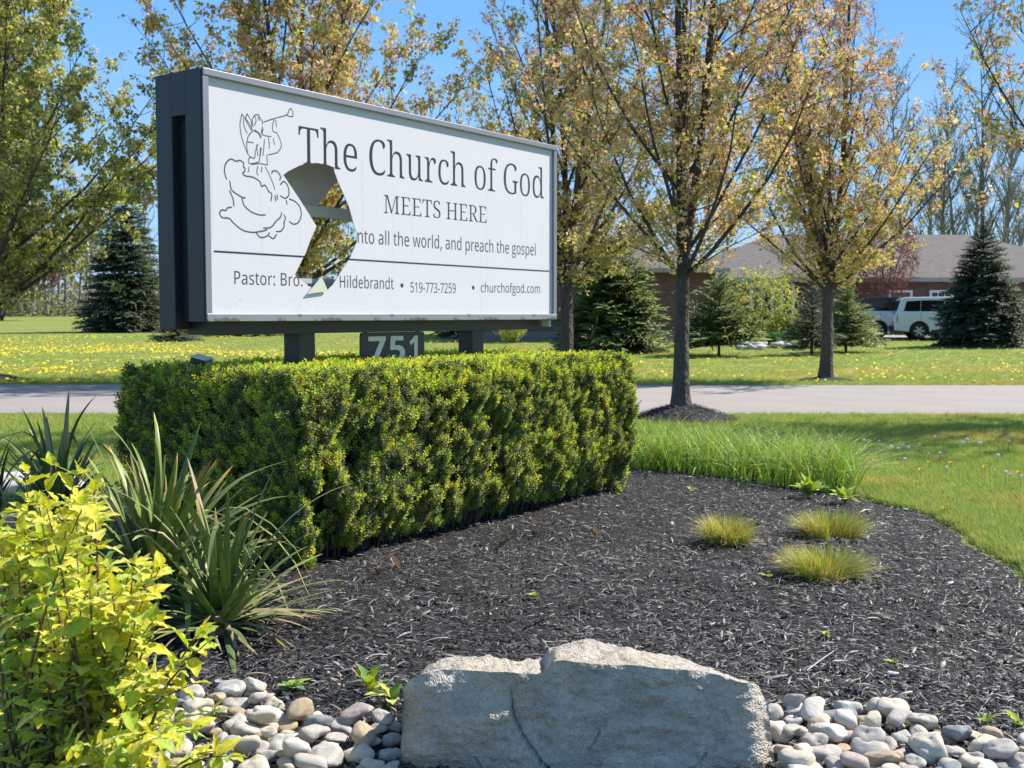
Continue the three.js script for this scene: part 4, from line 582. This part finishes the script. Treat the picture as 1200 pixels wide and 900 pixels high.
{ // tall grass at the back of the bed
  const R = rng(521), kinds = [blade(0.50, 0.015, 0.4, 6), blade(0.48, 0.014, 0.75, 6), blade(0.44, 0.015, 0.2, 6), blade(0.52, 0.014, 1.25, 6)], lists = kinds.map(() => []);
  const a = onGround(735, 558), b = onGround(1003, 586), g = thing('ornamental_grass', 'wide clump of tall bright green grass between hedge and lawn', 'grass clump', [(a.x + b.x) / 2, bedY((a.x + b.x) / 2, -(a.z + b.z) / 2), (a.z + b.z) / 2]);
  for (let k = 0; k < 3000; k++) { const t = R(), back = Math.pow(R(), 0.8) * 0.95, x = lerp(a.x, b.x, t) + back * 0.12 + (R() - 0.5) * 0.08, z = lerp(a.z, b.z, t) - back * (0.65 + 0.3 * Math.sin(t * 3.1)), cl = fbm(x * 7, z * 7, 3, 2); if (cl < -0.16 && R() < 0.7) continue; const j = 0.7 + 0.55 * R(), dead = R() < 0.03, q = Math.floor(R() * 3.5), yaw = R() < 0.6 ? (R() - 0.4) * 1.6 : R() * 6.28;
    lists[q].push({ m: trs(x - g.position.x, -0.02, z - g.position.z, (R() - 0.5) * 0.3, yaw, (R() - 0.55) * 0.35, 1, 0.62 + 0.5 * R() * (0.8 + cl), 1), c: dead ? C(0.42, 0.36, 0.2) : C(0.40 * j * (0.75 + 0.6 * R()), 0.56 * j, 0.065 * j) }); }
  const m = leafMat([1, 1, 1], 0.35, 0.4); lists.forEach((l, i) => copies('blades', kinds[i], m, l, g));
}
{ // three small tussocks in the mulch
  const R = rng(531), kinds = [blade(0.15, 0.005, 0.5, 4), blade(0.14, 0.0045, 0.2, 4), blade(0.15, 0.0045, 1.0, 4)], m = leafMat([1, 1, 1], 0.3, 0.6);
  [[856, 652, 0.15, 'left tussock of yellowing grass in the mulch'], [978, 645, 0.165, 'tussock of yellowing grass nearest the lawn edge, in the mulch'], [971, 695, 0.165, 'nearest of the three yellowing grass tussocks in the mulch']].forEach(([px, py, r, label]) => { const p = onGround(px, py), o = thing('grass_tussock', label, 'grass tussock', [p.x, bedY(p.x, -p.z) - 0.01, p.z - 0.08]), lists = [[], [], []];
    for (let k = 0; k < 1500; k++) { const a = R() * 6.28, q = Math.sqrt(R()), x = Math.cos(a) * q * r, z = Math.sin(a) * q * r * 0.8, j = 0.7 + 0.6 * R(), out = q * 0.9, v = R() + 0.35 * fbm(x * 6 + px, z * 6, 1, 2); const c = v < 0.34 ? C(0.58 * j, 0.46 * j, 0.12 * j) : v < 0.45 ? C(0.48 * j, 0.29 * j, 0.10 * j) : C(0.38 * j, 0.46 * j, 0.035 * j); if (fbm(x * 8, z * 8 + px, 4, 2) < -0.2) continue;
      lists[Math.floor(R() * 3)].push({ m: trs(x, 0, z, (R() - 0.5) * 0.5, -a + (R() - 0.5) * 0.9, -out * 0.5 * R(), 1, 0.7 + 0.7 * R(), 1), c }); }
    for (let k = 0; k < 70; k++) { const a = R() * 6.28, x = Math.cos(a) * r * (0.9 + 0.3 * R()), z = Math.sin(a) * r * 0.8; lists[2].push({ m: trs(x, 0.02, z, (R() - 0.5), -a + (R() - 0.5) * 2, -1.35, 1, 0.9, 1), c: C(0.36, 0.31, 0.24) }); }
    lists.forEach((l, i) => copies('blades', kinds[i], m, l, o)); });
}
// ------------------------------------------------------------------ broad leaved weeds, seedlings, fallen leaves
function ovate(L, w, fold, droop, lobes = 0) { const g = new GB(), n = 7; for (let k = 0; k <= n; k++) { const t = k / n, ww = w * Math.sin(Math.PI * Math.pow(t, 0.82)) * (1 + lobes * (k % 2 ? 0.3 : -0.3)) + 0.0004, y = -droop * L * t * t; const wv = 0.07 * ww * Math.sin(k * 2.3 + L * 900); g.v(t * L, y + fold * ww + wv * 3, -ww, null, [t, 0]); g.v(t * L, y + fold * ww * 0.25 - wv, -ww * 0.5, null, [t, 0.25]); g.v(t * L, y, 0, null, [t, 0.5]); g.v(t * L, y + fold * ww * 0.25 + wv, ww * 0.5, null, [t, 0.75]); g.v(t * L, y + fold * ww - wv * 3, ww, null, [t, 1]); } for (let k = 0; k < n; k++) for (let s = 0; s < 4; s++) { const a = k * 5 + s; g.q(a, a + 1, a + 6, a + 5); } return g.build(); }
{
  const R = rng(541), L = [ovate(0.10, 0.03, 0.3, 0.35, 0), ovate(0.09, 0.024, 0.2, 0.5, 0.5), ovate(0.06, 0.02, 0.4, 0.2, 0)], gm = [leafMat([0.36, 0.48, 0.03], 0.4, 0.5), leafMat([0.48, 0.55, 0.03], 0.4, 0.5), leafMat([0.12, 0.24, 0.03], 0.3, 0.45)];
  const weed = (px, py, n, s, label, q = 0, m = 0, tall = 0.6) => { const p = onGround(px, py), o = thing('weed', label, 'weed', [p.x, bedY(p.x, -p.z), p.z]); for (let k = 0; k < n; k++) { const l = part('leaf', L[(q + k % 2) % 3], gm[(m + (k % 3 === 0 ? 1 : 0)) % 3], o); l.rotation.set(0, k * 2.4 + R(), tall * (0.5 + R()), 'YXZ'); l.scale.setScalar(s * (0.7 + 0.5 * R())); l.position.y = 0.012 + 0.02 * R() * s * tall; } const st = new THREE.CylinderGeometry(0.004, 0.006, 0.05, 6).translate(0, 0.005, 0); part('stem', st, gm[2], o); return o; };
  weed(947, 590, 34, 1.35, 'broad leaved yellow-green weed at the foot of the tall grass', 0, 0, 1.25); weed(990, 598, 22, 1.3, 'lobed leaved weed spilling from the right end of the tall grass', 1, 0, 0.9);
  weed(433, 838, 9, 0.85, 'small upright weed between mulch and stones left of the boulder', 0, 1, 1.1); weed(340, 832, 9, 0.7, 'small green weed at the stone edge near the yucca', 1, 2, 0.6); weed(247, 868, 7, 0.9, 'green weed growing among the stones below the golden shrub', 1, 0, 0.9); weed(459, 850, 5, 0.8, 'weed with a yellowing leaf against the boulder side', 0, 1, 1.0);
  weed(900, 697, 5, 0.55, 'tiny bright seedling near the nearest tussock', 2, 0, 0.8); weed(627, 720, 5, 0.5, 'tiny seedling in the open mulch behind the boulder', 2, 1, 0.9); weed(968, 766, 4, 0.4, 'tiny pale seedling in the mulch right of the boulder', 2, 0, 0.7); weed(810, 587, 4, 0.7, 'tiny seedling in front of the tall grass', 2, 1, 0.8); weed(1155, 868, 6, 0.4, 'sprout between the rightmost stones', 2, 0, 0.8); weed(1048, 800, 4, 0.35, 'tiny sprout just above the right stones', 2, 1, 0.6); weed(1192, 868, 5, 0.5, 'yellow-green sprout at the lower right edge', 2, 0, 0.8);
  { const p = onGround(948, 574), d = thing('dandelion', 'single yellow dandelion beside the weed at the tall grass', 'dandelion', [p.x, bedY(p.x, -p.z), p.z]); part('stem', new THREE.CylinderGeometry(0.002, 0.002, 0.17, 6).translate(0, 0.085, 0), gm[2], d); const g = new THREE.ConeGeometry(0.026, 0.014, 16); g.rotateX(Math.PI - 0.4); g.translate(0, 0.175, 0); part('flower', g, mat([0.72, 0.46, 0.01]), d); }
  const dry = [mat([0.32, 0.17, 0.09]), mat([0.42, 0.27, 0.15])];
  [[445, 693, 'curled brown leaf on the mulch by the hedge'], [467, 683, 'second brown leaf beside the curled one by the hedge'], [585, 654, 'tan leaf on the mulch under the hedge middle'], [727, 588, 'tan leaf at the far foot of the hedge'], [327, 778, 'brown leaf standing in the mulch beside the yucca'], [665, 735, 'brown scrap of leaf behind the boulder'], [627, 640, 'pale scrap of leaf near the hedge foot'], [700, 640, 'pale tan leaf in the open mulch']].forEach(([px, py, label], k) => { const p = onGround(px, py), o = shad(new THREE.Mesh(ovate(0.07, 0.022, 1.1, -0.4), dry[k % 2])); o.name = numbered('fallen_leaf'); o.position.set(p.x, bedY(p.x, -p.z) + 0.012, p.z); o.rotation.set(0.5 * (R() - 0.5), R() * 6.28, 0.25); scene.add(o); tag(o, label, 'fallen leaf'); });
  { const p = onGround(1046, 811), o = shad(new THREE.Mesh(stoneGeo(7.7, 3, [1, 0.35, 0.55], 0.15), stoneMat([0.62, 0.6, 0.62]))); o.name = numbered('pebble'); o.position.set(p.x, bedY(p.x, -p.z) + 0.01, p.z); o.scale.setScalar(0.055); scene.add(o); tag(o, 'flat pale pebble lying alone on the mulch above the right stones', 'pebble'); }
  // red fleck and a pale twig
  { const p = onGround(398 + 0, 818), a = onGround(945, 812), b = onGround(977, 792), o = shad(new THREE.Mesh(new GB().tube([V(a.x, bedY(a.x, -a.z) + 0.02, a.z), V((a.x + b.x) / 2, 0.09, (a.z + b.z) / 2), V(b.x, bedY(b.x, -b.z) + 0.03, b.z)], [0.003, 0.003, 0.002], 6).build(), mat([0.42, 0.4, 0.36]))); o.name = numbered('twig'); scene.add(o); tag(o, 'straight pale twig on the mulch right of the boulder', 'twig'); }
}
// ------------------------------------------------------------------ boulder
{
  const b0 = onGround(470, 905), W = 1.02, top = 0.40, fz = -3.08, x0 = xAt(468, 3.12), x1 = xAt(903, 3.12);
  // outline of the front edge, the back edge and the top in photo pixels
  const prof = [[470, 797, 797], [480, 793, 789], [500, 788, 778], [520, 785, 772], [560, 786, 769], [600, 788, 770], [628, 790, 772], [640, 785, 768], [646, 775, 759], [660, 772, 757], [690, 776, 752], [720, 778, 757], [760, 779, 764], [800, 782, 768], [840, 789, 780], [865, 797, 790], [884, 800, 796], [893, 812, 808]];
  const pr = (px, k) => { let i = 0; while (i < prof.length - 2 && prof[i + 1][0] < px) i++; const a = prof[i], b = prof[i + 1]; return lerp(a[k], b[k], clamp((px - a[0]) / (b[0] - a[0]), 0, 1)); };
  const g = new GB(), NX = 300, NF = 96, NT = 44, DEP = 0.42, rows = NF + NT + 24;
  const crack = [[636, 790], [628, 800], [597, 806], [600, 830], [612, 850], [632, 872], [652, 888], [672, 905]];
  const dSeg = (x, y, P) => { let d = 1e9; for (let i = 0; i < P.length - 1; i++) { const [ax, ay] = P[i], [bx, by] = P[i + 1], t = clamp(((x - ax) * (bx - ax) + (y - ay) * (by - ay)) / ((bx - ax) ** 2 + (by - ay) ** 2), 0, 1); d = Math.min(d, Math.hypot(x - lerp(ax, bx, t), y - lerp(ay, by, t))); } return d; };
  const crackX = (py) => { for (let i = 2; i < crack.length - 1; i++) if (py >= crack[i][1] && py <= crack[i + 1][1]) return lerp(crack[i][0], crack[i + 1][0], (py - crack[i][1]) / (crack[i + 1][1] - crack[i][1])); return py < 806 ? 597 : 672; };
  const fine = [[[775, 884], [790, 880], [806, 876], [815, 872], [822, 862]], [[556, 866], [570, 884], [584, 893]], [[700, 842], [694, 852], [688, 858]], [[735, 888], [760, 896], [800, 900]]];
  const col = (px, py, n3) => { const n = fbm(px * 0.012, py * 0.016, 2.2, 4), m = fbm(px * 0.05, py * 0.06, 7, 4), s = fbm(px * 0.25, py * 0.25, 9, 3), warm = smooth(-0.05, 0.35, n), k = 1 + 0.3 * m + 0.22 * s; return [lerp(0.475, 0.51, warm) * k, lerp(0.425, 0.445, warm) * k, lerp(0.365, 0.35, warm) * k]; };
  for (let j = 0; j <= rows; j++) for (let i = 0; i <= NX; i++) {
    const u = i / NX, px = lerp(470, 896, u); let x = lerp(x0, x1, u), y, z, c, uv;
    const edge = Math.min(u, 1 - u) * W, sideIn = 0.05 * Math.pow(1 - smooth(0, 0.09, edge), 2);
    const yf = at(px, pr(px, 1), 3.10 + sideIn).y - 0.012 * (1 - smooth(0, 0.03, edge)), zb = -3.40; const zn = 0.03 * fbm(px * 0.007, pr(px, 1) * 0.009, 1.5, 3) + 0.016 * fbm(px * 0.03, pr(px, 1) * 0.05, 3, 4) + 0.007 * fbm(px * 0.12, pr(px, 1) * 0.2, 5, 4) + 0.008 * fbm(px * 0.012, pr(px, 1) * 0.11, 23, 3);
    const yb0 = at(px, pr(px, 2), 3.40).y - 0.02 * (1 - smooth(0, 0.05, edge));
    if (j <= NF) { const t = j / NF; y = lerp(-0.12, yf, t); const py = lerp(945, pr(px, 1), t); const lean = 0.05 * (1 - t);
      const cx = crackX(py), step = px < cx ? 0.030 * smooth(0, 1, 1) * 1.0 * smooth(-110, 0, px - cx) * smooth(800, 830, py) : 0; const f = dSeg(px, py, crack.slice(2)); let fd = 0; for (const q of fine) fd = Math.max(fd, 1 - smooth(0, 2.2, dSeg(px, py, q)));
      z = fz + lean - sideIn + 0.03 * fbm(px * 0.007, py * 0.009, 1.5, 3) + 0.016 * fbm(px * 0.03, py * 0.05, 3, 4) + 0.007 * fbm(px * 0.12, py * 0.2, 5, 4) + 0.008 * fbm(px * 0.012, py * 0.11, 23, 3) + step - 0.012 * (1 - smooth(0, 4, f)) * smooth(795, 820, py) - 0.010 * fd - 0.006 * Math.pow(t, 20); c = col(px, py); uv = [x, y];
    } else if (j <= NF + NT) { const t = (j - NF) / NT; z = lerp(fz - 0.006 - sideIn + zn, zb, t); const notch = 0.035 * Math.exp(-(((px - 640) / 9) ** 2)) * smooth(0, 0.25, t) * (1 - smooth(0.7, 1, t)); y = lerp(yf, yb0, Math.pow(t, 0.9)) + (0.016 * fbm(px * 0.02, t * 2, 11, 4) + 0.010 * fbm(px * 0.1, t * 8, 13, 4)) * smooth(0, 0.15, t) - notch; z += 0.012 * fbm(px * 0.04, t * 3, 17, 3) * smooth(0, 0.2, t); c = col(px * 1.3, 400 + t * 80).map((v) => v * 0.92); uv = [x, z];
    } else { const t = (j - NF - NT) / 24; z = zb - 0.03 * Math.sin(t * 3) - 0.02 * fbm(px * 0.02, t * 2, 19); y = lerp(yb0, -0.12, t); c = col(px, 300 + t * 60); uv = [x, y]; }
    x = lerp(x, (x0 + x1) / 2, 0) + 0.014 * fbm(y * 9, z * 9, u < 0.5 ? 3 : 8, 3) * (1 - smooth(0, 0.1, edge)) + (u > 0.5 ? 0.03 : -0.0) * (1 - smooth(0, 0.2, edge)) * (1 - clamp(y / 0.35, 0, 1));
    g.v(x, y, z, c, [uv[0] * 2.5, uv[1] * 2.5]);
  }
  const n = NX + 1; for (let j = 0; j < rows; j++) for (let i = 0; i < NX; i++) { const a = j * n + i; g.q(a, a + 1, a + n + 1, a + n); }
  // close the two ends between front and back
  const front = [...Array(rows + 1).keys()]; for (const i of [0, NX]) { const ids = front.map((j) => j * n + i); let lo = 0, hi = ids.length - 1; while (lo < hi - 1) { if (i) { g.t(ids[lo], ids[hi], ids[lo + 1]); g.t(ids[lo + 1], ids[hi], ids[hi - 1]); } else { g.t(ids[lo], ids[lo + 1], ids[hi]); g.t(ids[lo + 1], ids[hi - 1], ids[hi]); } lo++; hi--; } }
  const m = mat([1, 1, 1], { vertexColors: true, roughness: 0.9, bumpMap: texture(512, (x, y) => 0.5 + 0.35 * tileNoise(x, y, 24, 93, 4) + 0.3 * tileNoise(x, y, 128, 97, 2), { srgb: false }), bumpScale: 0.015 });
  const o = shad(new THREE.Mesh(toCreasedNormals(g.build(), 0.5), m)); o.name = 'boulder'; scene.add(o); tag(o, 'large flat-topped grey limestone boulder at the front of the bed', 'boulder');
}
// ------------------------------------------------------------------ river stones
{
  const R = rng(601), geos = Array.from({ length: 10 }, (_, s) => stoneGeo(s * 1.37 + 0.5, 4, [1, 0.58 + 0.2 * R(), 0.68 + 0.25 * R()], 0.13));
  const tones = [['pale grey', [0.48, 0.45, 0.41]], ['cream', [0.60, 0.54, 0.44]], ['blue-grey', [0.26, 0.275, 0.29]], ['tan', [0.46, 0.36, 0.25]], ['whitish', [0.62, 0.585, 0.53]], ['pinkish', [0.46, 0.38, 0.35]]].map(([n, c]) => ({ n, m: stoneMat(c) }));
  const LZ = [[95, 960], [60, 865], [150, 842], [240, 838], [295, 834], [345, 866], [400, 878], [462, 880], [464, 960]], RZ = [[903, 960], [900, 858], [960, 852], [1030, 852], [1060, 862], [1100, 872], [1150, 888], [1200, 897], [1290, 905], [1290, 960]];
  const placed = []; let count = 0;
  const lay = (poly, side, n, layer) => { const P = poly.map(([x, y]) => { const q = onGround(x, y); return [q.x, -q.z]; }); const xs = P.map((p) => p[0]), zs = P.map((p) => p[1]); let tries = 0, made = 0;
    while (made < n && tries++ < 9000) { const x = lerp(Math.min(...xs), Math.max(...xs), R()), z = lerp(Math.min(...zs), Math.max(...zs), R()); if (!inPoly(x, z, P)) continue; const s = layer ? 0.06 + 0.06 * R() : 0.068 + 0.09 * R() * R() + (R() < 0.12 ? 0.03 : 0); if (side === 'left' && x > xAt(470, 3.1) - s * 0.45 || side === 'right' && x < xAt(900, 3.1) + s * 0.45) continue; if (placed.some((q) => q.layer === layer && Math.hypot(q.x - x, q.z - z) < (q.s + s) * 0.40)) continue;
      const under = placed.filter((q) => q.layer === 0 && layer && Math.hypot(q.x - x, q.z - z) < (q.s + s) * 0.5), y = bedY(x, z) + s * 0.22 + (layer ? (under.length ? 0.030 : 0) : 0); placed.push({ x, z, s, layer }); made++; count++;
      const tone = tones[[0, 1, 4, 0, 1, 2, 3, 4, 1, 5, 0, 3][Math.floor(R() * 12)]]; const o = shad(new THREE.Mesh(geos[Math.floor(R() * 10)], tone.m)); o.name = numbered('river_stone'); o.position.set(x, y, -z); o.rotation.set((R() - 0.5) * 0.5, R() * 6.28, (R() - 0.5) * 0.5); o.scale.set(s * (0.9 + 0.3 * R()), s * (0.9 + 0.2 * R()), s); scene.add(o);
      const w = o.position.clone().project(camera), px = (w.x + 1) * 600, py = (1 - w.y) * 450, size = s > 0.135 ? 'large' : s > 0.1 ? 'medium' : 'small', where = side === 'left' ? (px < 245 ? 'under the golden shrub' : px > 415 ? 'against the left side of the boulder' : py > 872 ? 'at the bottom edge left of the boulder' : py < 846 ? 'at the mulch edge below the yucca' : 'midway between golden shrub and boulder') : (px < 950 ? 'against the right side of the boulder' : px > 1120 ? 'in the lower right corner' : py > 876 ? 'at the bottom edge right of the boulder' : py < 850 ? 'at the mulch edge right of the boulder' : 'amid the stones right of the boulder');
      tag(o, `${size} ${tone.n} river stone ${where}${layer ? ', lying on top' : ''}`, 'stone', `river stones ${side === 'left' ? 'left' : 'right'} of the boulder`); } };
  lay(LZ, 'left', 100, 0); lay(RZ, 'right', 105, 0); lay(LZ, 'left', 34, 1); lay(RZ, 'right', 34, 1);
}
{ // pale boulder behind shrub and yucca
  const p = onGround(28, 592), o = shad(new THREE.Mesh(stoneGeo(12.4, 4, [1, 0.42, 0.7], 0.15), stoneMat([0.55, 0.54, 0.56]))); o.name = numbered('boulder'); o.position.set(p.x, 0.12, p.z); o.scale.setScalar(0.8); scene.add(o); tag(o, 'pale rock half hidden behind the golden shrub and yucca', 'boulder');
}
// ------------------------------------------------------------------ yucca
{
  const R = rng(701);
  const strap = (L, w, lean, tip, kink = 0) => { const g = new GB(), n = 12; for (let k = 0; k <= n; k++) { const t = k / n, ww = w * 0.5 * Math.min(1, 0.55 + 2.2 * t) * Math.pow(1 - t, 0.55) + 0.0008, a = lean * t * t + (t > 0.72 ? kink * (t - 0.72) * 3.5 : 0); const y = L * (Math.sin(1.5708 - a * 0.75) * t), x = L * Math.sin(a * 0.75) * t, brown = smooth(1 - tip, 1, t), f = lerp(0.45, 0.15, t) * ww, mid = [lerp(1, 3.6, brown), lerp(1, 1.7, brown), lerp(1, 2.0, brown)], mar = [lerp(1.7, 4.2, brown), lerp(1.5, 2.1, brown), lerp(1.5, 2.6, brown)]; g.v(x + f, y, -ww, mar); g.v(x + f * 0.75, y, -ww * 0.82, mid); g.v(x, y, 0, mid); g.v(x + f * 0.75, y, ww * 0.82, mid); g.v(x + f, y, ww, mar); } for (let k = 0; k < n; k++) for (let s = 0; s < 4; s++) { const a = k * 5 + s; g.q(a, a + 5, a + 6, a + 1); } return g.build(); };
  const geos = [strap(0.68, 0.043, 0.08, 0.06), strap(0.62, 0.046, 0.2, 0.05), strap(0.72, 0.045, 0.4, 0.07), strap(0.58, 0.044, 0.15, 0.35), strap(0.66, 0.042, 0.5, 0.06, 0.8), strap(0.55, 0.042, 0.25, 0.12)];
  const mats = [[0.095, 0.15, 0.026], [0.13, 0.20, 0.03], [0.20, 0.25, 0.055], [0.075, 0.12, 0.024]].map((c) => leafMat(c, 0.12, 0.42, { vertexColors: true })), dead = [mat([0.30, 0.22, 0.13], { vertexColors: false }), mat([0.40, 0.32, 0.2])];
  const clump = (px, py, n, label, lift, s, lo) => { const p = onGround(px, py), o = thing('yucca', label, 'yucca', [p.x, bedY(p.x, -p.z) - 0.01, p.z]);
    const st = new GB(); st.tube([V(0, 0, 0), V(0.02, lift * 0.6, 0.01), V(0.0, lift + 0.06, 0)], [0.05, 0.045, 0.03], 8); part('stem', st.build(), dead[0], o);
    for (let k = 0; k < n; k++) { const t = k / n, tilt = lerp(0.05, lo, Math.pow(t, 0.85)) + (R() - 0.5) * 0.2, l = part('leaf', geos[Math.floor(R() * 6)], R() < 0.05 ? dead[1] : mats[Math.floor(R() * 4)], o); l.rotation.set(0, k * 2.39996 + (R() - 0.5) * 0.5, -tilt, 'YXZ'); l.scale.setScalar(s * (0.75 + 0.4 * R())); l.position.set((R() - 0.5) * 0.06, lift * (1 - t * 0.7) + 0.02, (R() - 0.5) * 0.06); }
    for (let k = 0; k < n * 0.36; k++) { const l = part('dead_leaf', geos[Math.floor(R() * 6)], dead[Math.floor(R() * 2)], o, 'dry tan fallen blade'); l.rotation.set((R() - 0.5) * 0.3, R() * 6.28, -1.5 - 0.12 * R(), 'YXZ'); l.scale.set(s * 0.8, s * (0.5 + 0.5 * R()), s * 0.5); l.position.set((R() - 0.5) * 0.12, 0.06 + 0.05 * R(), (R() - 0.5) * 0.12); } return o; };
  clump(170, 738, 240, 'large yucca with sword leaves fanning in front of the hedge end', 0.14, 0.98, 1.6).rotation.z = -0.22;
  clump(258, 762, 80, 'lower yucca sprawling over the mulch at the foot of the hedge', 0.05, 0.9, 1.5);
  clump(70, 655, 60, 'yucca with brown-tipped leaves rising behind the golden shrub', 0.2, 0.95, 0.8);
  clump(-8, 650, 16, 'yucca at the left edge with a few tall thin leaves', 0.2, 0.8, 0.5);
}
// ------------------------------------------------------------------ golden shrub
{
  const R = rng(801), base = onGround(60, 985), o = thing('golden_shrub', 'golden-leaved shrub filling the lower left corner over the stones', 'shrub', [xAt(40, 2.75), bedY(xAt(40, 2.75), 2.75), -2.75]);
  const leafG = [ovate(0.062, 0.019, 0.35, 0.20), ovate(0.055, 0.018, 0.2, 0.35), ovate(0.066, 0.019, 0.5, 0.1), ovate(0.048, 0.017, 0.3, 0.25), ovate(0.068, 0.021, 0.2, 0.45)];
  const veins = texture(128, (x, y) => { const d = Math.abs(y - 0.5), rib = d < 0.025 ? 1.25 : 1, s = ((x * 7 - d * 2.2) % 1 + 1) % 1, v = s < 0.1 ? 1.12 : 1, n = 0.9 + 0.3 * tileNoise(x, y, 6, 7, 4), spot = smooth(0.36, 0.46, tileNoise(x, y, 9, 19, 3)), k = rib * v * n * 1.0; return [k * lerp(1, 0.62, spot), k * lerp(1, 0.42, spot), k * lerp(1, 0.9, spot)]; });
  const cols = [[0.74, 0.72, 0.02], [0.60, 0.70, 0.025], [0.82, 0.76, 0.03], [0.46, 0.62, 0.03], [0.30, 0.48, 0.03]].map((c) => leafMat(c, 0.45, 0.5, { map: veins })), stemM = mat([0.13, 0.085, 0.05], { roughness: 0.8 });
  const leaves = []; const st = new GB();
  const target = (px, py, d) => at(px, py, d).sub(o.position);
  // the outer shoots end where the photograph shows them
  const tips = []; for (let k = 0; k < 215; k++) { const y = lerp(568, 905, Math.pow(R(), 0.9)), right = y < 600 ? 112 : y < 660 ? 95 : y < 720 ? 175 : y < 770 ? 185 : y < 840 ? 185 : 215; tips.push([lerp(-45, right, Math.sqrt(R())), y, lerp(2.35, 3.25, R())]); }
  tips.push([112, 570, 2.9], [90, 556, 2.95], [30, 553, 2.9], [178, 672, 2.6], [188, 665, 2.6], [236, 740, 2.7], [244, 752, 2.65], [250, 880, 2.5], [225, 855, 2.5], [268, 886, 2.45], [160, 725, 2.6], [230, 800, 2.7], [110, 575, 2.7], [60, 545, 3.0]);
  tips.forEach(([px, py, d]) => { const T = target(px, py, d), B = V((R() - 0.5) * 0.3 + 0.05, 0, (R() - 0.5) * 0.3), mid = B.clone().lerp(T, 0.55).add(V((R() - 0.5) * 0.06, 0.10, (R() - 0.5) * 0.06)), curve = new THREE.QuadraticBezierCurve3(B, mid, T), pts = curve.getPoints(9), len = curve.getLength(); st.tube(pts, pts.map((_, i) => lerp(0.006, 0.0012, i / 9)), 5);
    const n = Math.max(3, Math.round(len * 0.62 / 0.055)); for (let k = 0; k <= n; k++) { const t = 0.42 + 0.58 * k / n, p = curve.getPoint(Math.min(t, 1)), tan = curve.getTangent(Math.min(t, 0.999)), side = V(-tan.z, 0, tan.x).normalize(), upv = tan.clone().cross(side); const a = (k % 2) * 1.4 + (R() - 0.5); for (const sg of k === n ? [1, -1, 0] : [1, -1]) { const d = tan.clone().multiplyScalar(sg ? 0.45 : 1.0).addScaledVector(side, sg * Math.cos(a) * 0.9).addScaledVector(upv, sg * Math.sin(a) * 0.7).add(V((R() - 0.5) * 0.5, (R() - 0.45) * 0.5, (R() - 0.5) * 0.5)).normalize(); leaves.push({ p: p.clone(), d, k: t, s: (0.5 + 0.6 * R()) * (k === n ? 0.8 : 1), y: p.y }); } } });
  const quat = (d) => { const x = d.clone(), y = V(0, 1, 0).add(V((R() - 0.5) * 0.9, 0, (R() - 0.5) * 0.9)), z = x.clone().cross(y).normalize(), yy = z.clone().cross(x); return new THREE.Quaternion().setFromRotationMatrix(new THREE.Matrix4().makeBasis(x, yy, z)); };
  const nearness = (l) => camera.position.clone().sub(o.position).distanceTo(l.p) + (1 - l.k) * 0.5; leaves.sort((a, b) => nearness(a) - nearness(b));
  const inView = leaves.filter((l) => { const w = l.p.clone().add(o.position).project(camera); return Math.abs(w.x) < 1.02 && Math.abs(w.y) < 1.02; }), first = new Set(inView.slice(0, 290));
  const tone = (l) => { const v = R() + 0.5 * (l.k - 0.7) + 0.25 * (l.y - 0.5); return v > 0.85 ? 2 : v > 0.55 ? 0 : v > 0.3 ? 1 : v > 0.05 ? 3 : 4; };  // leaf colour carries the light: sunlit tops yellower, shaded inside greener
  const rest = [];
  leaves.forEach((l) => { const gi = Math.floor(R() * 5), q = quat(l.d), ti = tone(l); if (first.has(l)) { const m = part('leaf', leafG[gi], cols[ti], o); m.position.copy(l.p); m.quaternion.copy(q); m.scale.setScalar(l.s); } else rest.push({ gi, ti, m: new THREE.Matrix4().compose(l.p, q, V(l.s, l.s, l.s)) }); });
  const wm = leafMat([1, 1, 1], 0.45, 0.5, { map: veins }), cc = [[0.74, 0.72, 0.02], [0.60, 0.70, 0.025], [0.82, 0.76, 0.03], [0.46, 0.62, 0.03], [0.30, 0.48, 0.03]];
  for (let k = 0; k < 5; k++) { const l = rest.filter((r) => r.gi === k).map((r) => ({ m: r.m, c: C(...cc[r.ti]) })); if (l.length) copies('foliage', leafG[k], wm, l, o); }
  part('stems', st.build(), stemM, o);
}
renderer.render(scene, camera);
